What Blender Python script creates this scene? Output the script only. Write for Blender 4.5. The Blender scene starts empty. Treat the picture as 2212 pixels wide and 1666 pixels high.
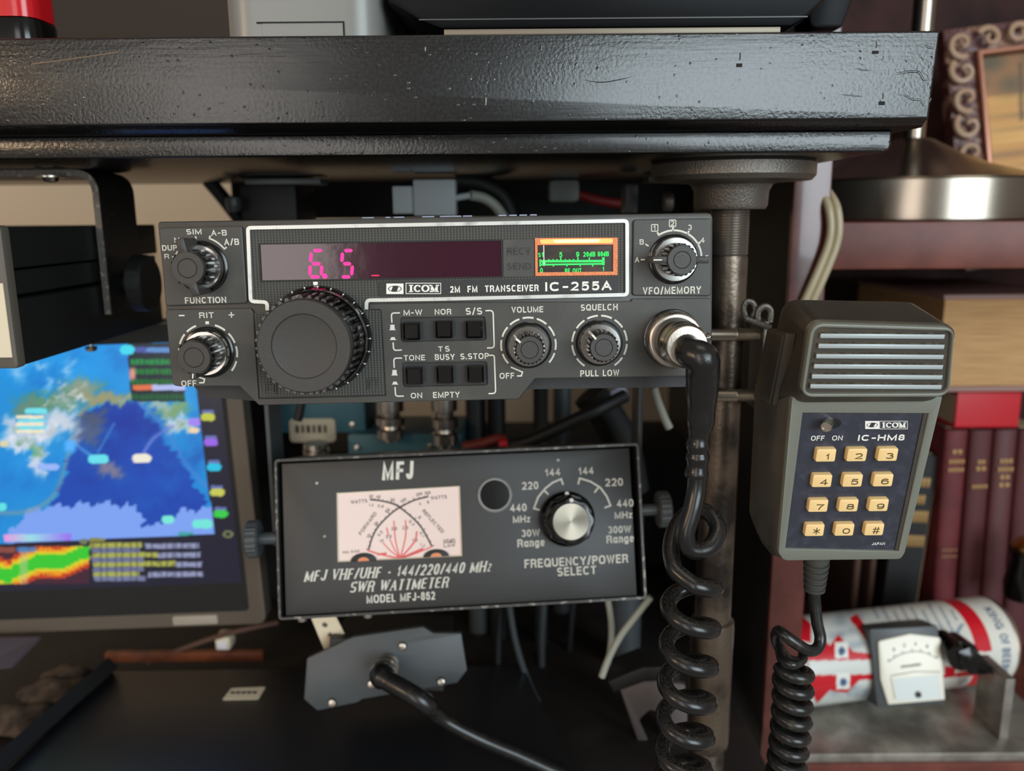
import bpy, bmesh, math, random
from math import sin, cos, pi, radians, atan2, hypot, sqrt
from mathutils import Vector, Matrix, geometry
import numpy as np

random.seed(7)
# ------------------------------------------------------------------ camera, world, lights
SC = bpy.context.scene
COL = SC.collection
FPX, CX, CY = 1800.0, 1106.0, 833.0          # focal length and centre in pixels of the 2212 x 1666 frame
cam_d = bpy.data.cameras.new('camera')
cam = bpy.data.objects.new('camera', cam_d)
COL.objects.link(cam)
cam_d.sensor_width = 36.0
cam_d.lens = 36.0 * FPX / 2212.0
cam_d.clip_start = 0.01
cam_d.dof.use_dof = True
cam_d.dof.focus_distance = 0.285
cam_d.dof.aperture_fstop = 9.8
CAM = Matrix.Rotation(radians(90 - 11.5), 4, 'X') @ Matrix.Rotation(-0.008, 4, 'Z')
cam.matrix_world = CAM
SC.camera = cam
SC.view_settings.view_transform = 'Standard'
SC.view_settings.look = 'None'
SC.view_settings.exposure = 0.0
SC.view_settings.gamma = 1.0
SC.view_settings.use_curve_mapping = False

W = bpy.data.worlds.new('room_light')
SC.world = W
W.use_nodes = True
W.node_tree.nodes['Background'].inputs[0].default_value = (0.78, 0.72, 0.66, 1)
W.node_tree.nodes['Background'].inputs[1].default_value = 0.34

def area_light(name, loc, target, sx, sy, radiance, col):
    d = bpy.data.lights.new(name, 'AREA')
    d.shape = 'RECTANGLE'; d.size = sx; d.size_y = sy
    d.energy = radiance * 4 * sx * sy
    d.color = col
    o = bpy.data.objects.new(name, d); COL.objects.link(o)
    o.location = loc
    o.rotation_euler = (Vector(target) - Vector(loc)).to_track_quat('-Z', 'Y').to_euler()
    return o
# daylight window behind the camera to the right, a pale doorway behind to the left, a warm lamp at the left
area_light('window_daylight', (1.08, -1.55, 0.40), (0.1, 0.3, 0.05), 1.25, 1.2, 7.0, (0.80, 0.93, 1.0))
area_light('doorway_daylight', (-0.80, -2.0, 0.25), (0, 0.3, 0), 0.66, 1.7, 2.7, (1.0, 0.95, 0.90))
area_light('warm_lamp', (-0.95, -0.55, 0.25), (0, 0.3, -0.05), 0.22, 0.22, 17.0, (1.0, 0.70, 0.44))
area_light('ceiling_lamp', (0.25, -0.2, 1.5), (0.15, 0.4, -0.2), 0.5, 0.5, 2.8, (1.0, 0.86, 0.72))

# ------------------------------------------------------------------ survey helpers: a photo point on a plane of the place
CAMR = CAM.to_3x3()
def ray(px, py):
    return CAMR @ Vector(((px - CX) / FPX, (CY - py) / FPX, -1.0))
def P(px, py, Y):
    d = ray(px, py); return d * (Y / d.y)
def PZ(px, py, Z):
    d = ray(px, py); return d * (Z / d.z)
def PX(px, py, X):
    d = ray(px, py); return d * (X / d.x)
def isect(M, px, py, axis, val):
    Mi = M.inverted(); o = Mi @ Vector((0, 0, 0)); d = Mi.to_3x3() @ ray(px, py)
    t = (val - o[axis]) / d[axis]
    return o + d * t
def uv(M, px, py, w=0.0):
    p = isect(M, px, py, 2, w); return (p.x, p.y)
CAMI = CAM.inverted()
def pix(p):
    q = CAMI @ Vector(p); return CX + FPX * q.x / -q.z, CY - FPX * q.y / -q.z

# ------------------------------------------------------------------ materials
def lin(c):
    return tuple(((v / 255) / 12.92 if v / 255 <= 0.04045 else ((v / 255 + 0.055) / 1.055) ** 2.4) for v in c)
MATS = {}
def mat(name, rgb, rough=0.5, metal=0.0, bump=None, var=None, emit=None, spec=0.5, coat=0.0, aniso=None, stretch=None, rvar=None):
    """bump=(scale, strength, distance) fine noise; var=(rgb2, scale, lo, hi) patches of wear; rvar=(scale, lo, hi) roughness patches"""
    m = bpy.data.materials.new(name); m.use_nodes = True
    nt = m.node_tree; N = nt.nodes; L = nt.links
    b = N['Principled BSDF']
    c = lin(rgb)
    b.inputs['Base Color'].default_value = (*c, 1)
    b.inputs['Roughness'].default_value = rough
    b.inputs['Metallic'].default_value = metal
    b.inputs['Specular IOR Level'].default_value = spec
    b.inputs['Coat Weight'].default_value = coat
    tc = None
    def coords():
        nonlocal tc
        if tc is None:
            t = N.new('ShaderNodeTexCoord'); tc = t.outputs['Object']
            if stretch:
                mp = N.new('ShaderNodeMapping'); mp.inputs['Scale'].default_value = stretch
                L.new(tc, mp.inputs[0]); tc = mp.outputs[0]
        return tc
    if var:
        n = N.new('ShaderNodeTexNoise'); n.inputs['Scale'].default_value = var[1]; n.inputs['Detail'].default_value = 6
        L.new(coords(), n.inputs['Vector'])
        r = N.new('ShaderNodeMapRange'); r.inputs[1].default_value = var[2]; r.inputs[2].default_value = var[3]
        L.new(n.outputs[0], r.inputs[0])
        mx = N.new('ShaderNodeMix'); mx.data_type = 'RGBA'
        mx.inputs[6].default_value = (*c, 1); mx.inputs[7].default_value = (*lin(var[0]), 1)
        L.new(r.outputs[0], mx.inputs[0]); L.new(mx.outputs[2], b.inputs['Base Color'])
    if rvar:
        n = N.new('ShaderNodeTexNoise'); n.inputs['Scale'].default_value = rvar[0]; n.inputs['Detail'].default_value = 5
        L.new(coords(), n.inputs['Vector'])
        r = N.new('ShaderNodeMapRange'); r.inputs[1].default_value = .3; r.inputs[2].default_value = .7
        r.inputs[3].default_value = rvar[1]; r.inputs[4].default_value = rvar[2]
        L.new(n.outputs[0], r.inputs[0]); L.new(r.outputs[0], b.inputs['Roughness'])
    if bump:
        n = N.new('ShaderNodeTexNoise'); n.inputs['Scale'].default_value = bump[0]; n.inputs['Detail'].default_value = 4
        L.new(coords(), n.inputs['Vector'])
        bp = N.new('ShaderNodeBump'); bp.inputs['Strength'].default_value = bump[1]; bp.inputs['Distance'].default_value = bump[2]
        L.new(n.outputs[0], bp.inputs['Height']); L.new(bp.outputs[0], b.inputs['Normal'])
    if emit:
        b.inputs['Emission Color'].default_value = (*lin(emit[0]), 1)
        b.inputs['Emission Strength'].default_value = emit[1]
    MATS[name] = m
    return m
def attr_mat(name, emission=None, rough=0.5, coat=0.0):
    m = bpy.data.materials.new(name); m.use_nodes = True
    nt = m.node_tree; b = nt.nodes['Principled BSDF']
    a = nt.nodes.new('ShaderNodeAttribute'); a.attribute_name = 'Col'
    b.inputs['Roughness'].default_value = rough
    if emission:
        b.inputs['Base Color'].default_value = (0.01, 0.01, 0.012, 1)
        nt.links.new(a.outputs[0], b.inputs['Emission Color']); b.inputs['Emission Strength'].default_value = emission
    else:
        nt.links.new(a.outputs[0], b.inputs['Base Color'])
    b.inputs['Coat Weight'].default_value = coat
    return m

def shelf_paint():
    m = mat('black_shelf_paint', (15, 14, 13), rough=0.30)
    nt = m.node_tree; N = nt.nodes; L = nt.links; b = N['Principled BSDF']
    t = N.new('ShaderNodeTexCoord')
    def noise(sc, st, det=3):
        mp = N.new('ShaderNodeMapping'); mp.inputs['Scale'].default_value = st
        L.new(t.outputs['Object'], mp.inputs[0])
        n = N.new('ShaderNodeTexNoise'); n.inputs['Scale'].default_value = sc; n.inputs['Detail'].default_value = det
        L.new(mp.outputs[0], n.inputs['Vector']); return n.outputs[0]
    def mth(op, a, c):
        x = N.new('ShaderNodeMath'); x.operation = op
        for i, v in enumerate((a, c)):
            if hasattr(v, 'links'): L.new(v, x.inputs[i])
            else: x.inputs[i].default_value = v
        return x.outputs[0]
    grain = noise(700, (0.06, 1, 1))                       # brush marks along the board
    peel = noise(850, (1, 1, 1), 2)                        # orange peel
    patch = noise(22, (0.7, 1, 1.4))
    wave = noise(60, (0.5, 1, 1.6), 2)
    v = N.new('ShaderNodeTexVoronoi'); v.inputs['Scale'].default_value = 300
    L.new(t.outputs['Object'], v.inputs['Vector'])
    pim = N.new('ShaderNodeMapRange'); pim.inputs[1].default_value = 0.0; pim.inputs[2].default_value = 0.16
    pim.inputs[3].default_value = 1; pim.inputs[4].default_value = 0
    L.new(v.outputs['Distance'], pim.inputs[0])
    pk = N.new('ShaderNodeMapRange'); pk.inputs[1].default_value = .40; pk.inputs[2].default_value = .60
    L.new(patch, pk.inputs[0])
    h = mth('ADD', mth('MULTIPLY', grain, 0.6), mth('MULTIPLY', mth('MULTIPLY', peel, pk.outputs[0]), 1.1))
    h = mth('ADD', h, mth('MULTIPLY', wave, 0.9))
    h = mth('ADD', h, mth('MULTIPLY', pim.outputs[0], 0.8))
    bp = N.new('ShaderNodeBump'); bp.inputs['Strength'].default_value = 0.45; bp.inputs['Distance'].default_value = 0.00024
    L.new(h, bp.inputs['Height']); L.new(bp.outputs[0], b.inputs['Normal'])
    rr = N.new('ShaderNodeMapRange'); rr.inputs[3].default_value = 0.16; rr.inputs[4].default_value = 0.32
    L.new(peel, rr.inputs[0]); L.new(rr.outputs[0], b.inputs['Roughness'])
    b.inputs['Specular IOR Level'].default_value = 0.62
    return m

def texture_plastic():
    m = mat('dark_textured_plastic', (62, 62, 58), rough=0.5)
    nt = m.node_tree; N = nt.nodes; L = nt.links; b = N['Principled BSDF']
    t = N.new('ShaderNodeTexCoord'); s = N.new('ShaderNodeSeparateXYZ'); L.new(t.outputs['Object'], s.inputs[0])
    outs = []
    for ax, pitch in ((0, 0.00105), (1, 0.00085)):
        a = N.new('ShaderNodeMath'); a.operation = 'MULTIPLY'; a.inputs[1].default_value = 2 * pi / pitch
        L.new(s.outputs[ax], a.inputs[0])
        c = N.new('ShaderNodeMath'); c.operation = 'SINE'; L.new(a.outputs[0], c.inputs[0])
        e = N.new('ShaderNodeMath'); e.operation = 'MULTIPLY_ADD'; e.inputs[1].default_value = .5; e.inputs[2].default_value = .5
        L.new(c.outputs[0], e.inputs[0]); outs.append(e.outputs[0])
    mu = N.new('ShaderNodeMath'); mu.operation = 'MULTIPLY'; L.new(outs[0], mu.inputs[0]); L.new(outs[1], mu.inputs[1])
    bp = N.new('ShaderNodeBump'); bp.inputs['Strength'].default_value = 1.0; bp.inputs['Distance'].default_value = 0.0002
    L.new(mu.outputs[0], bp.inputs['Height']); L.new(bp.outputs[0], b.inputs['Normal'])
    return m

M_shelf = shelf_paint()
M_tex = texture_plastic()
M_rad = mat('radio_plastic', (58, 57, 53), 0.46, bump=(2600, .25, .0002), var=((72, 70, 64), 60, .5, .75))
M_radcase = mat('radio_case_black', (34, 34, 34), 0.5, bump=(1500, .25, .0002))
M_knob = mat('knob_black', (52, 50, 47), 0.42, bump=(2600, .4, .0003))
M_gloss = mat('gloss_black', (10, 10, 10), 0.16)
M_black = mat('matte_black', (17, 17, 17), 0.55)
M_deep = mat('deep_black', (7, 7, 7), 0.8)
M_chrome = mat('chrome', (158, 155, 151), 0.18, metal=1.0)
M_satin = mat('satin_steel', (190, 180, 168), 0.3, metal=1.0, bump=(900, .2, .0002))
M_silver = mat('silver_trim_paint', (205, 205, 200), 0.38, metal=0.55, var=((150, 150, 146), 130, .55, .75))
M_white = mat('white_print', (235, 233, 225), 0.6)
M_whited = mat('white_print_aged', (214, 212, 200), 0.6)
M_red_glass = mat('dark_red_glass', (50, 4, 28), 0.12, spec=0.7, bump=(90, .08, .001))
M_digit = mat('magenta_led', (255, 30, 120), 0.4, emit=((255, 26, 130), 1.05))
M_dim = mat('magenta_led_dim', (160, 10, 60), 0.4, emit=((200, 10, 70), 0.8))
M_orange = mat('meter_backlight', (190, 110, 66), 0.4, emit=((230, 130, 70), 0.28), bump=(700, .6, .0005))
M_lamp = mat('meter_lamp', (255, 220, 150), 0.4, emit=((255, 200, 130), 1.6))
M_green = mat('meter_scale_green', (40, 230, 90), 0.5, emit=((30, 225, 80), 0.75))
M_mface = mat('meter_face_dark', (38, 30, 22), 0.3, var=((70, 52, 36), 160, .5, .7), stretch=(.4, 1, 1))
M_cable = mat('cable_black', (24, 24, 24), 0.3, bump=(400, .15, .0003), var=((52, 46, 38), 260, .56, .75))
def dust(m, rgb):
    '''grey-brown dust lying on the upward-facing side'''
    nt = m.node_tree; N = nt.nodes; L = nt.links; b = N['Principled BSDF']
    g = N.new('ShaderNodeNewGeometry'); sp = N.new('ShaderNodeSeparateXYZ'); L.new(g.outputs['Normal'], sp.inputs[0])
    t = N.new('ShaderNodeTexCoord'); n = N.new('ShaderNodeTexNoise'); n.inputs['Scale'].default_value = 1500; n.inputs['Detail'].default_value = 6; L.new(t.outputs['Object'], n.inputs['Vector'])
    r = N.new('ShaderNodeMapRange'); r.inputs[1].default_value = .45; r.inputs[2].default_value = 1.0; L.new(sp.outputs[2], r.inputs[0])
    r2_ = N.new('ShaderNodeMapRange'); r2_.inputs[1].default_value = .40; r2_.inputs[2].default_value = .95; L.new(n.outputs[0], r2_.inputs[0])
    mu = N.new('ShaderNodeMath'); mu.operation = 'MULTIPLY'; L.new(r.outputs[0], mu.inputs[0]); L.new(r2_.outputs[0], mu.inputs[1])
    mx = N.new('ShaderNodeMix'); mx.data_type = 'RGBA'; mx.inputs[6].default_value = b.inputs['Base Color'].default_value; mx.inputs[7].default_value = (*lin(rgb), 1)
    L.new(mu.outputs[0], mx.inputs[0]); L.new(mx.outputs[2], b.inputs['Base Color'])
    ro = N.new('ShaderNodeMapRange'); ro.inputs[3].default_value = b.inputs['Roughness'].default_value; ro.inputs[4].default_value = .9; L.new(mu.outputs[0], ro.inputs[0]); L.new(ro.outputs[0], b.inputs['Roughness'])
M_cord_black = mat('coiled_cord_black', (19, 19, 19), 0.28, bump=(400, .12, .0003)); dust(M_cord_black, (66, 58, 48))
M_tape = mat('heat_shrink', (22, 21, 21), 0.27, bump=(160, .5, .001))
M_pipe = mat('dark_iron_pipe', (118, 105, 92), 0.34, metal=0.85, bump=(500, .35, .0005), var=((58, 52, 48), 45, .42, .62))
M_cast = mat('cast_iron', (116, 110, 103), 0.38, metal=0.75, bump=(1300, .7, .0005))
M_wmcase = mat('wattmeter_case_paint', (40, 39, 38), 0.4, bump=(1500, .3, .0002))
M_wmface = mat('wattmeter_face', (44, 43, 42), 0.42, bump=(1300, .3, .0002))
M_worn = mat('worn_edge_metal', (62, 59, 56), 0.4, metal=.3, var=((150, 142, 132), 300, .55, .72))
M_micgrey = mat('mic_grey_plastic', (112, 114, 104), 0.42, bump=(1200, .2, .0003))
M_micbody = mat('mic_dark_plastic', (62, 57, 49), 0.42, bump=(1500, .2, .0003), var=((78, 68, 54), 40, .5, .7))
M_micbar = mat('mic_silver_bar', (178, 188, 190), 0.34, metal=.3)
M_dust = mat('dusty_recess', (96, 88, 72), 0.9, var=((58, 48, 36), 700, .4, .6))
M_pad = mat('keypad_panel', (50, 52, 62), 0.33, var=((62, 64, 77), 300, .5, .75), bump=(900, .2, .0002))
M_key = mat('cream_key', (240, 204, 142), 0.4)
M_keyprint = mat('key_print', (88, 76, 44), 0.5)
M_wall = mat('beige_wall_paint', (206, 184, 156), 0.8)
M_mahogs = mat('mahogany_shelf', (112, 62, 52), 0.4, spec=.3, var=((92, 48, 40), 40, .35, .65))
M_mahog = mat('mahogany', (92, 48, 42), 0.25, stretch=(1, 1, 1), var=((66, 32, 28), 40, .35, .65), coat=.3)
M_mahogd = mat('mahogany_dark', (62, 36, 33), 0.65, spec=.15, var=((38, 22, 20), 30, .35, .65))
M_alu = mat('aluminium_plate', (168, 164, 156), 0.42, metal=.7, var=((140, 134, 126), 60, .4, .6), bump=(500, .1, .0003))
M_nickel = mat('brushed_nickel', (150, 140, 128), 0.23, metal=1.0)
M_teal = mat('teal_paint', (58, 104, 116), 0.5)
M_cord = mat('clear_cord', (166, 152, 122), 0.3)
M_greycab = mat('grey_cable', (158, 160, 148), 0.45)
M_dgrey = mat('dark_grey_paint', (62, 66, 68), 0.42, bump=(500, .1, .0003))
M_label = mat('label_paper', (214, 200, 172), 0.7)
M_ink = mat('label_ink', (70, 64, 56), 0.7)
M_cream = mat('cream_plastic', (214, 202, 176), 0.5)
M_gold = mat('gold_lettering', (176, 138, 84), 0.45, metal=.3)
M_burg = mat('burgundy_cloth', (112, 40, 44), 0.6, bump=(1200, .2, .0003), var=((90, 30, 34), 30, .4, .6))
M_burgd = mat('dark_burgundy_cloth', (82, 34, 36), 0.6, bump=(1200, .2, .0003))
M_red = mat('red_cover', (186, 24, 36), 0.45)
M_redgl = mat('red_gloss', (190, 20, 30), 0.2)

# ------------------------------------------------------------------ mesh builder
def A_(cx, cy, rx, ry, a0, a1, n=None):
    n = n or max(4, int(abs(a1 - a0) / 18)); out = []
    for k in range(n + 1):
        a = radians(a0 + (a1 - a0) * k / n); c, s = cos(a), sin(a)
        out.append((cx + rx * math.copysign(abs(c) ** .8, c), cy + ry * math.copysign(abs(s) ** .8, s)))
    return out
# a plain grotesque alphabet drawn as pen strokes: width, strokes in a unit box
PEN = {
 'A': (.70, [[(0, 0), (.5, 1), (1, 0)], [(.19, .33), (.81, .33)]]),
 'B': (.66, [[(0, 0), (0, 1), (.6, 1)] + A_(.6, .765, .34, .235, 90, -90) + [(0, .53)], [(.6, .53)] + A_(.64, .265, .36, .265, 90, -90) + [(0, 0)]]),
 'C': (.74, [A_(.5, .5, .5, .5, 42, 318)]), 'D': (.72, [[(0, 0), (0, 1), (.42, 1)] + A_(.42, .5, .58, .5, 90, -90) + [(0, 0)]]),
 'E': (.60, [[(1, 1), (0, 1), (0, 0), (1, 0)], [(0, .52), (.9, .52)]]), 'F': (.57, [[(1, 1), (0, 1), (0, 0)], [(0, .5), (.88, .5)]]),
 'G': (.78, [A_(.5, .5, .5, .5, 42, 330) + [(1, .45), (.56, .45)], [(1, .45), (1, 0)]]), 'H': (.70, [[(0, 0), (0, 1)], [(1, 0), (1, 1)], [(0, .52), (1, .52)]]),
 'I': (.16, [[(.5, 0), (.5, 1)]]), 'J': (.52, [[(1, 1), (1, .3)] + A_(.5, .3, .5, .3, 0, -175)]), 'K': (.68, [[(0, 0), (0, 1)], [(.97, 1), (0, .36)], [(.34, .58), (1, 0)]]),
 'L': (.54, [[(0, 1), (0, 0), (1, 0)]]), 'M': (.84, [[(0, 0), (0, 1), (.5, .04), (1, 1), (1, 0)]]), 'N': (.70, [[(0, 0), (0, 1), (1, 0), (1, 1)]]),
 'O': (.78, [A_(.5, .5, .5, .5, 90, 450, 28)]), 'P': (.64, [[(0, 0), (0, 1), (.62, 1)] + A_(.62, .735, .38, .265, 90, -90) + [(0, .47)]]),
 'Q': (.78, [A_(.5, .5, .5, .5, 90, 450, 28), [(.62, .26), (1, -.02)]]), 'R': (.69, [[(0, 0), (0, 1), (.6, 1)] + A_(.6, .745, .36, .255, 90, -90) + [(0, .49)], [(.58, .49), (.86, .42), (.92, .1), (1, 0)]]),
 'S': (.66, [A_(.5, .745, .46, .255, 28, 250) + A_(.5, .255, .5, .255, 70, -152)]), 'T': (.62, [[(0, 1), (1, 1)], [(.5, 1), (.5, 0)]]),
 'U': (.70, [[(0, 1), (0, .34)] + A_(.5, .34, .5, .34, 180, 360) + [(1, 1)]]), 'V': (.68, [[(0, 1), (.5, 0), (1, 1)]]), 'W': (.96, [[(0, 1), (.26, 0), (.5, 1), (.74, 0), (1, 1)]]),
 'X': (.68, [[(0, 0), (1, 1)], [(0, 1), (1, 0)]]), 'Y': (.68, [[(0, 1), (.5, .44), (1, 1)], [(.5, .44), (.5, 0)]]), 'Z': (.62, [[(0, 1), (1, 1), (0, 0), (1, 0)]]),
 '0': (.56, [A_(.5, .5, .5, .5, 90, 450, 28)]), '1': (.34, [[(0, .70), (.35, .80), (.75, 1), (.75, 0)]]), '2': (.56, [A_(.5, .70, .48, .30, 165, -28) + [(.02, 0), (1, 0)]]),
 '3': (.56, [A_(.48, .755, .43, .245, 155, -80) + A_(.5, .265, .5, .265, 80, -158)]), '4': (.58, [[(.74, 0), (.74, 1), (0, .27), (1, .27)]]), '5': (.56, [[(.93, 1), (.2, 1), (.08, .50)] + A_(.5, .33, .5, .33, 130, -155)]),
 '6': (.56, [A_(.5, .32, .5, .32, 0, 360, 20), [(0, .32)] + A_(.52, .55, .52, .45, 180, 35)]), '7': (.54, [[(0, 1), (1, 1), (.55, .5), (.34, 0)]]),
 '8': (.56, [A_(.5, .76, .43, .24, 90, 450, 20), A_(.5, .265, .5, .265, 90, 450, 20)]), '9': (.56, [A_(.5, .68, .5, .32, 0, 360, 20), [(1, .68)] + A_(.48, .45, .52, .45, 0, -145)]),
 '-': (.40, [[(0, .42), (1, .42)]]), '.': (.16, [[(.5, -.001), (.5, .06)]]), '/': (.42, [[(0, -.06), (1, 1.06)]]), '+': (.62, [[(0, .45), (1, .45)], [(.5, .02), (.5, .88)]]),
 'a': (.54, [A_(.46, .35, .46, .35, 0, 360, 18), [(1, .70), (1, 0)]]), 'n': (.50, [[(0, 0), (0, .72)], [(0, .45)] + A_(.5, .45, .5, .27, 180, 0) + [(1, 0)]]),
 'g': (.54, [A_(.46, .36, .46, .34, 0, 360, 18), [(1, .72), (1, -.02)] + A_(.5, -.02, .5, .24, 0, -160)]), 'e': (.54, [[(.04, .37), (1, .37)] + A_(.5, .36, .5, .36, 0, 315)]),
 'z': (.46, [[(0, .70), (1, .70), (0, 0), (1, 0)]]), 'i': (.16, [[(.5, 0), (.5, .72)], [(.5, .94), (.5, 1)]]), 'h': (.50, [[(0, 0), (0, 1)], [(0, .45)] + A_(.5, .45, .5, .27, 180, 0) + [(1, 0)]]),
 'o': (.55, [A_(.5, .36, .5, .36, 90, 450, 20)]), 'w': (.76, [[(0, .72), (.26, 0), (.5, .72), (.74, 0), (1, .72)]]), 'd': (.54, [A_(.46, .36, .46, .36, 0, 360, 18), [(1, 1), (1, 0)]]),
 ' ': (.34, []),
}

def round_poly(pts, r, n=5):
    out = []; N = len(pts)
    rs = r if isinstance(r, (list, tuple)) else [r] * N
    for i in range(N):
        p = Vector(pts[i]); a = (Vector(pts[i - 1]) - p); b = (Vector(pts[(i + 1) % N]) - p)
        ri = rs[i]
        if ri <= 0: out.append(tuple(p)); continue
        ang = a.angle(b); t = min(ri / max(math.tan(ang / 2), 1e-6), a.length * .48, b.length * .48)
        p0 = p + a.normalized() * t; p1 = p + b.normalized() * t
        for k in range(n + 1):
            s = k / n
            q = p0 * (1 - s) ** 2 + p * 2 * s * (1 - s) + p1 * s * s
            out.append(tuple(q))
    return out
def rect(x0, y0, x1, y1):
    return [(x0, y0), (x1, y0), (x1, y1), (x0, y1)]
def smooth_path(pts, n=8):
    pts = [Vector(p) for p in pts]; out = []
    for i in range(len(pts) - 1):
        p0 = pts[max(i - 1, 0)]; p1 = pts[i]; p2 = pts[i + 1]; p3 = pts[min(i + 2, len(pts) - 1)]
        for k in range(n):
            t = k / n
            out.append(.5 * ((2 * p1) + (p2 - p0) * t + (2 * p0 - 5 * p1 + 4 * p2 - p3) * t * t + (3 * p1 - p0 - 3 * p2 + p3) * t ** 3))
    out.append(pts[-1]); return out

class MB:
    def __init__(s): s.bm = bmesh.new()
    def raw(s, vs, fs, M=None):
        V = [s.bm.verts.new(M @ Vector(v) if M else v) for v in vs]
        for f in fs:
            try: s.bm.faces.new([V[i] for i in f])
            except ValueError: pass
        return s
    def merge(s, b, M=None):
        b.verts.index_update()
        V = [s.bm.verts.new(M @ v.co if M else v.co) for v in b.verts]
        for f in b.faces:
            try: s.bm.faces.new([V[v.index] for v in f.verts])
            except ValueError: pass
        b.free(); return s
    def box(s, c, d, bev=0, M=None, seg=2):
        b = bmesh.new(); bmesh.ops.create_cube(b, size=1)
        for v in b.verts: v.co = Vector((v.co.x * d[0] + c[0], v.co.y * d[1] + c[1], v.co.z * d[2] + c[2]))
        if bev: bmesh.ops.bevel(b, geom=b.edges[:], offset=min(bev, min(d) * .45), segments=seg, affect='EDGES', profile=.6)
        return s.merge(b, M)
    def prism(s, pts, z0, z1, holes=(), bev=0, M=None, seg=2):
        b = bmesh.new(); edges = []
        tops = []
        for loop in [pts] + list(holes):
            vs = [b.verts.new((p[0], p[1], z1)) for p in loop]
            es = [b.edges.new((vs[i], vs[(i + 1) % len(vs)])) for i in range(len(vs))]
            edges += es; tops += es
        if holes: bmesh.ops.triangle_fill(b, edges=edges, use_beauty=True, normal=(0, 0, 1))
        else: b.faces.new([v for v in b.verts])
        fs = b.faces[:]
        r = bmesh.ops.extrude_face_region(b, geom=fs)
        nv = [e for e in r['geom'] if isinstance(e, bmesh.types.BMVert)]
        for v in nv: v.co.z = z0
        bmesh.ops.recalc_face_normals(b, faces=b.faces[:])
        if bev:
            ee = [e for e in b.edges if all(abs(v.co.z - z1) < 1e-9 for v in e.verts) and any(abs(f.normal.z) < .5 for f in e.link_faces)]
            bmesh.ops.bevel(b, geom=ee, offset=bev, segments=seg, affect='EDGES', profile=.5)
        return s.merge(b, M)
    def loft(s, rings, M=None, caps=True):
        n = len(rings[0]); vs = [p for r in rings for p in r]; fs = []
        for i in range(len(rings) - 1):
            for k in range(n): fs.append((i * n + k, i * n + (k + 1) % n, (i + 1) * n + (k + 1) % n, (i + 1) * n + k))
        if caps: fs += [tuple(range(n))[::-1], tuple((len(rings) - 1) * n + k for k in range(n))]
        return s.raw(vs, fs, M)
    def lathe(s, prof, M=None, seg=48, rad=None):
        rings = []
        for i, (r, z) in enumerate(prof):
            ring = []
            for k in range(seg):
                a = 2 * pi * k / seg; rr = r * (rad(a, i) if rad else 1)
                ring.append((rr * cos(a), rr * sin(a), z))
            rings.append(ring)
        return s.loft(rings, M)
    def tube(s, pts, r, seg=12, M=None, caps=True):
        pts = [Vector(p) for p in pts]; n = len(pts); rings = []
        rr = r if callable(r) else (lambda t: r)
        T = [(pts[min(i + 1, n - 1)] - pts[max(i - 1, 0)]).normalized() for i in range(n)]
        up = Vector((0, 0, 1)) if abs(T[0].z) < .9 else Vector((1, 0, 0))
        nn = T[0].cross(up).normalized()
        for i in range(n):
            nn = (nn - T[i] * nn.dot(T[i])).normalized(); bb = T[i].cross(nn); q = rr(i / max(n - 1, 1))
            rings.append([tuple(pts[i] + (nn * cos(2 * pi * k / seg) + bb * sin(2 * pi * k / seg)) * q) for k in range(seg)])
        return s.loft(rings, M, caps)
    def ribbon(s, pts, w, z0, z1, closed=False, M=None):
        n = len(pts); L = []; R = []
        for i in range(n):
            if closed: a = Vector(pts[i - 1]); c = Vector(pts[(i + 1) % n])
            else: a = Vector(pts[max(i - 1, 0)]); c = Vector(pts[min(i + 1, n - 1)])
            p = Vector(pts[i]); d1 = (p - a); d2 = (c - p)
            d1 = d1.normalized() if d1.length > 1e-9 else d2.normalized(); d2 = d2.normalized() if d2.length > 1e-9 else d1
            t = (d1 + d2).normalized(); nrm = Vector((-t.y, t.x)); k = 1 / max(.5, nrm.dot(Vector((-d1.y, d1.x))))
            L.append(p + nrm * w / 2 * k); R.append(p - nrm * w / 2 * k)
        vs = [];
        for l, r in zip(L, R): vs += [(l.x, l.y, z1), (r.x, r.y, z1), (l.x, l.y, z0), (r.x, r.y, z0)]
        fs = []
        for i in range(n if closed else n - 1):
            a = 4 * i; b = 4 * ((i + 1) % n)
            fs += [(a, a + 1, b + 1, b), (a + 1, a + 3, b + 3, b + 1), (a + 2, a, b, b + 2)]
        if not closed:
            fs += [(0, 2, 3, 1), (4 * n - 4, 4 * n - 3, 4 * n - 1, 4 * n - 2)]
        return s.raw(vs, fs, M)
    def arc(s, cx, cy, r, w, a0, a1, z0, z1, n=None):
        n = n or max(3, int(abs(a1 - a0) / 6)); pts = []
        for k in range(n + 1):
            a = radians(a0 + (a1 - a0) * k / n); pts.append((cx + r * cos(a), cy + r * sin(a)))
        return s.ribbon(pts, w, z0, z1)
    def text(s, t, cx, cy, w, h, z0, z1, bold=.018, shear=0, rot=0, M=None, serif=False):
        sw = .135 + bold * 1.7; gap = .17
        ylo = min([0] + [p[1] for ch in t for st in PEN[ch][1] for p in st]); yhi = max([.7] + [p[1] for ch in t for st in PEN[ch][1] for p in st])
        # the pen stays inside a cap height of one: centre lines run from sw/2 to 1 - sw/2
        tot_h = (yhi - ylo) * (1 - sw) + sw; sy = h / tot_h
        tw = sum(PEN[ch][0] for ch in t) + gap * (len(t) - 1)
        k = max(.25, (w / sy - abs(shear)) / tw) if w else 1
        sw_x = min(sw, sw * max(k, .55) * 1.15); pen = sw_x * sy
        x = -(tw * k) / 2 * sy; y0 = -h / 2 - ylo * (1 - sw) * sy
        ca, sa = cos(rot), sin(rot)
        def place(p):
            X = p[0] + shear * (p[1]); return (cx + X * ca - p[1] * sa, cy + X * sa + p[1] * ca)
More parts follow.
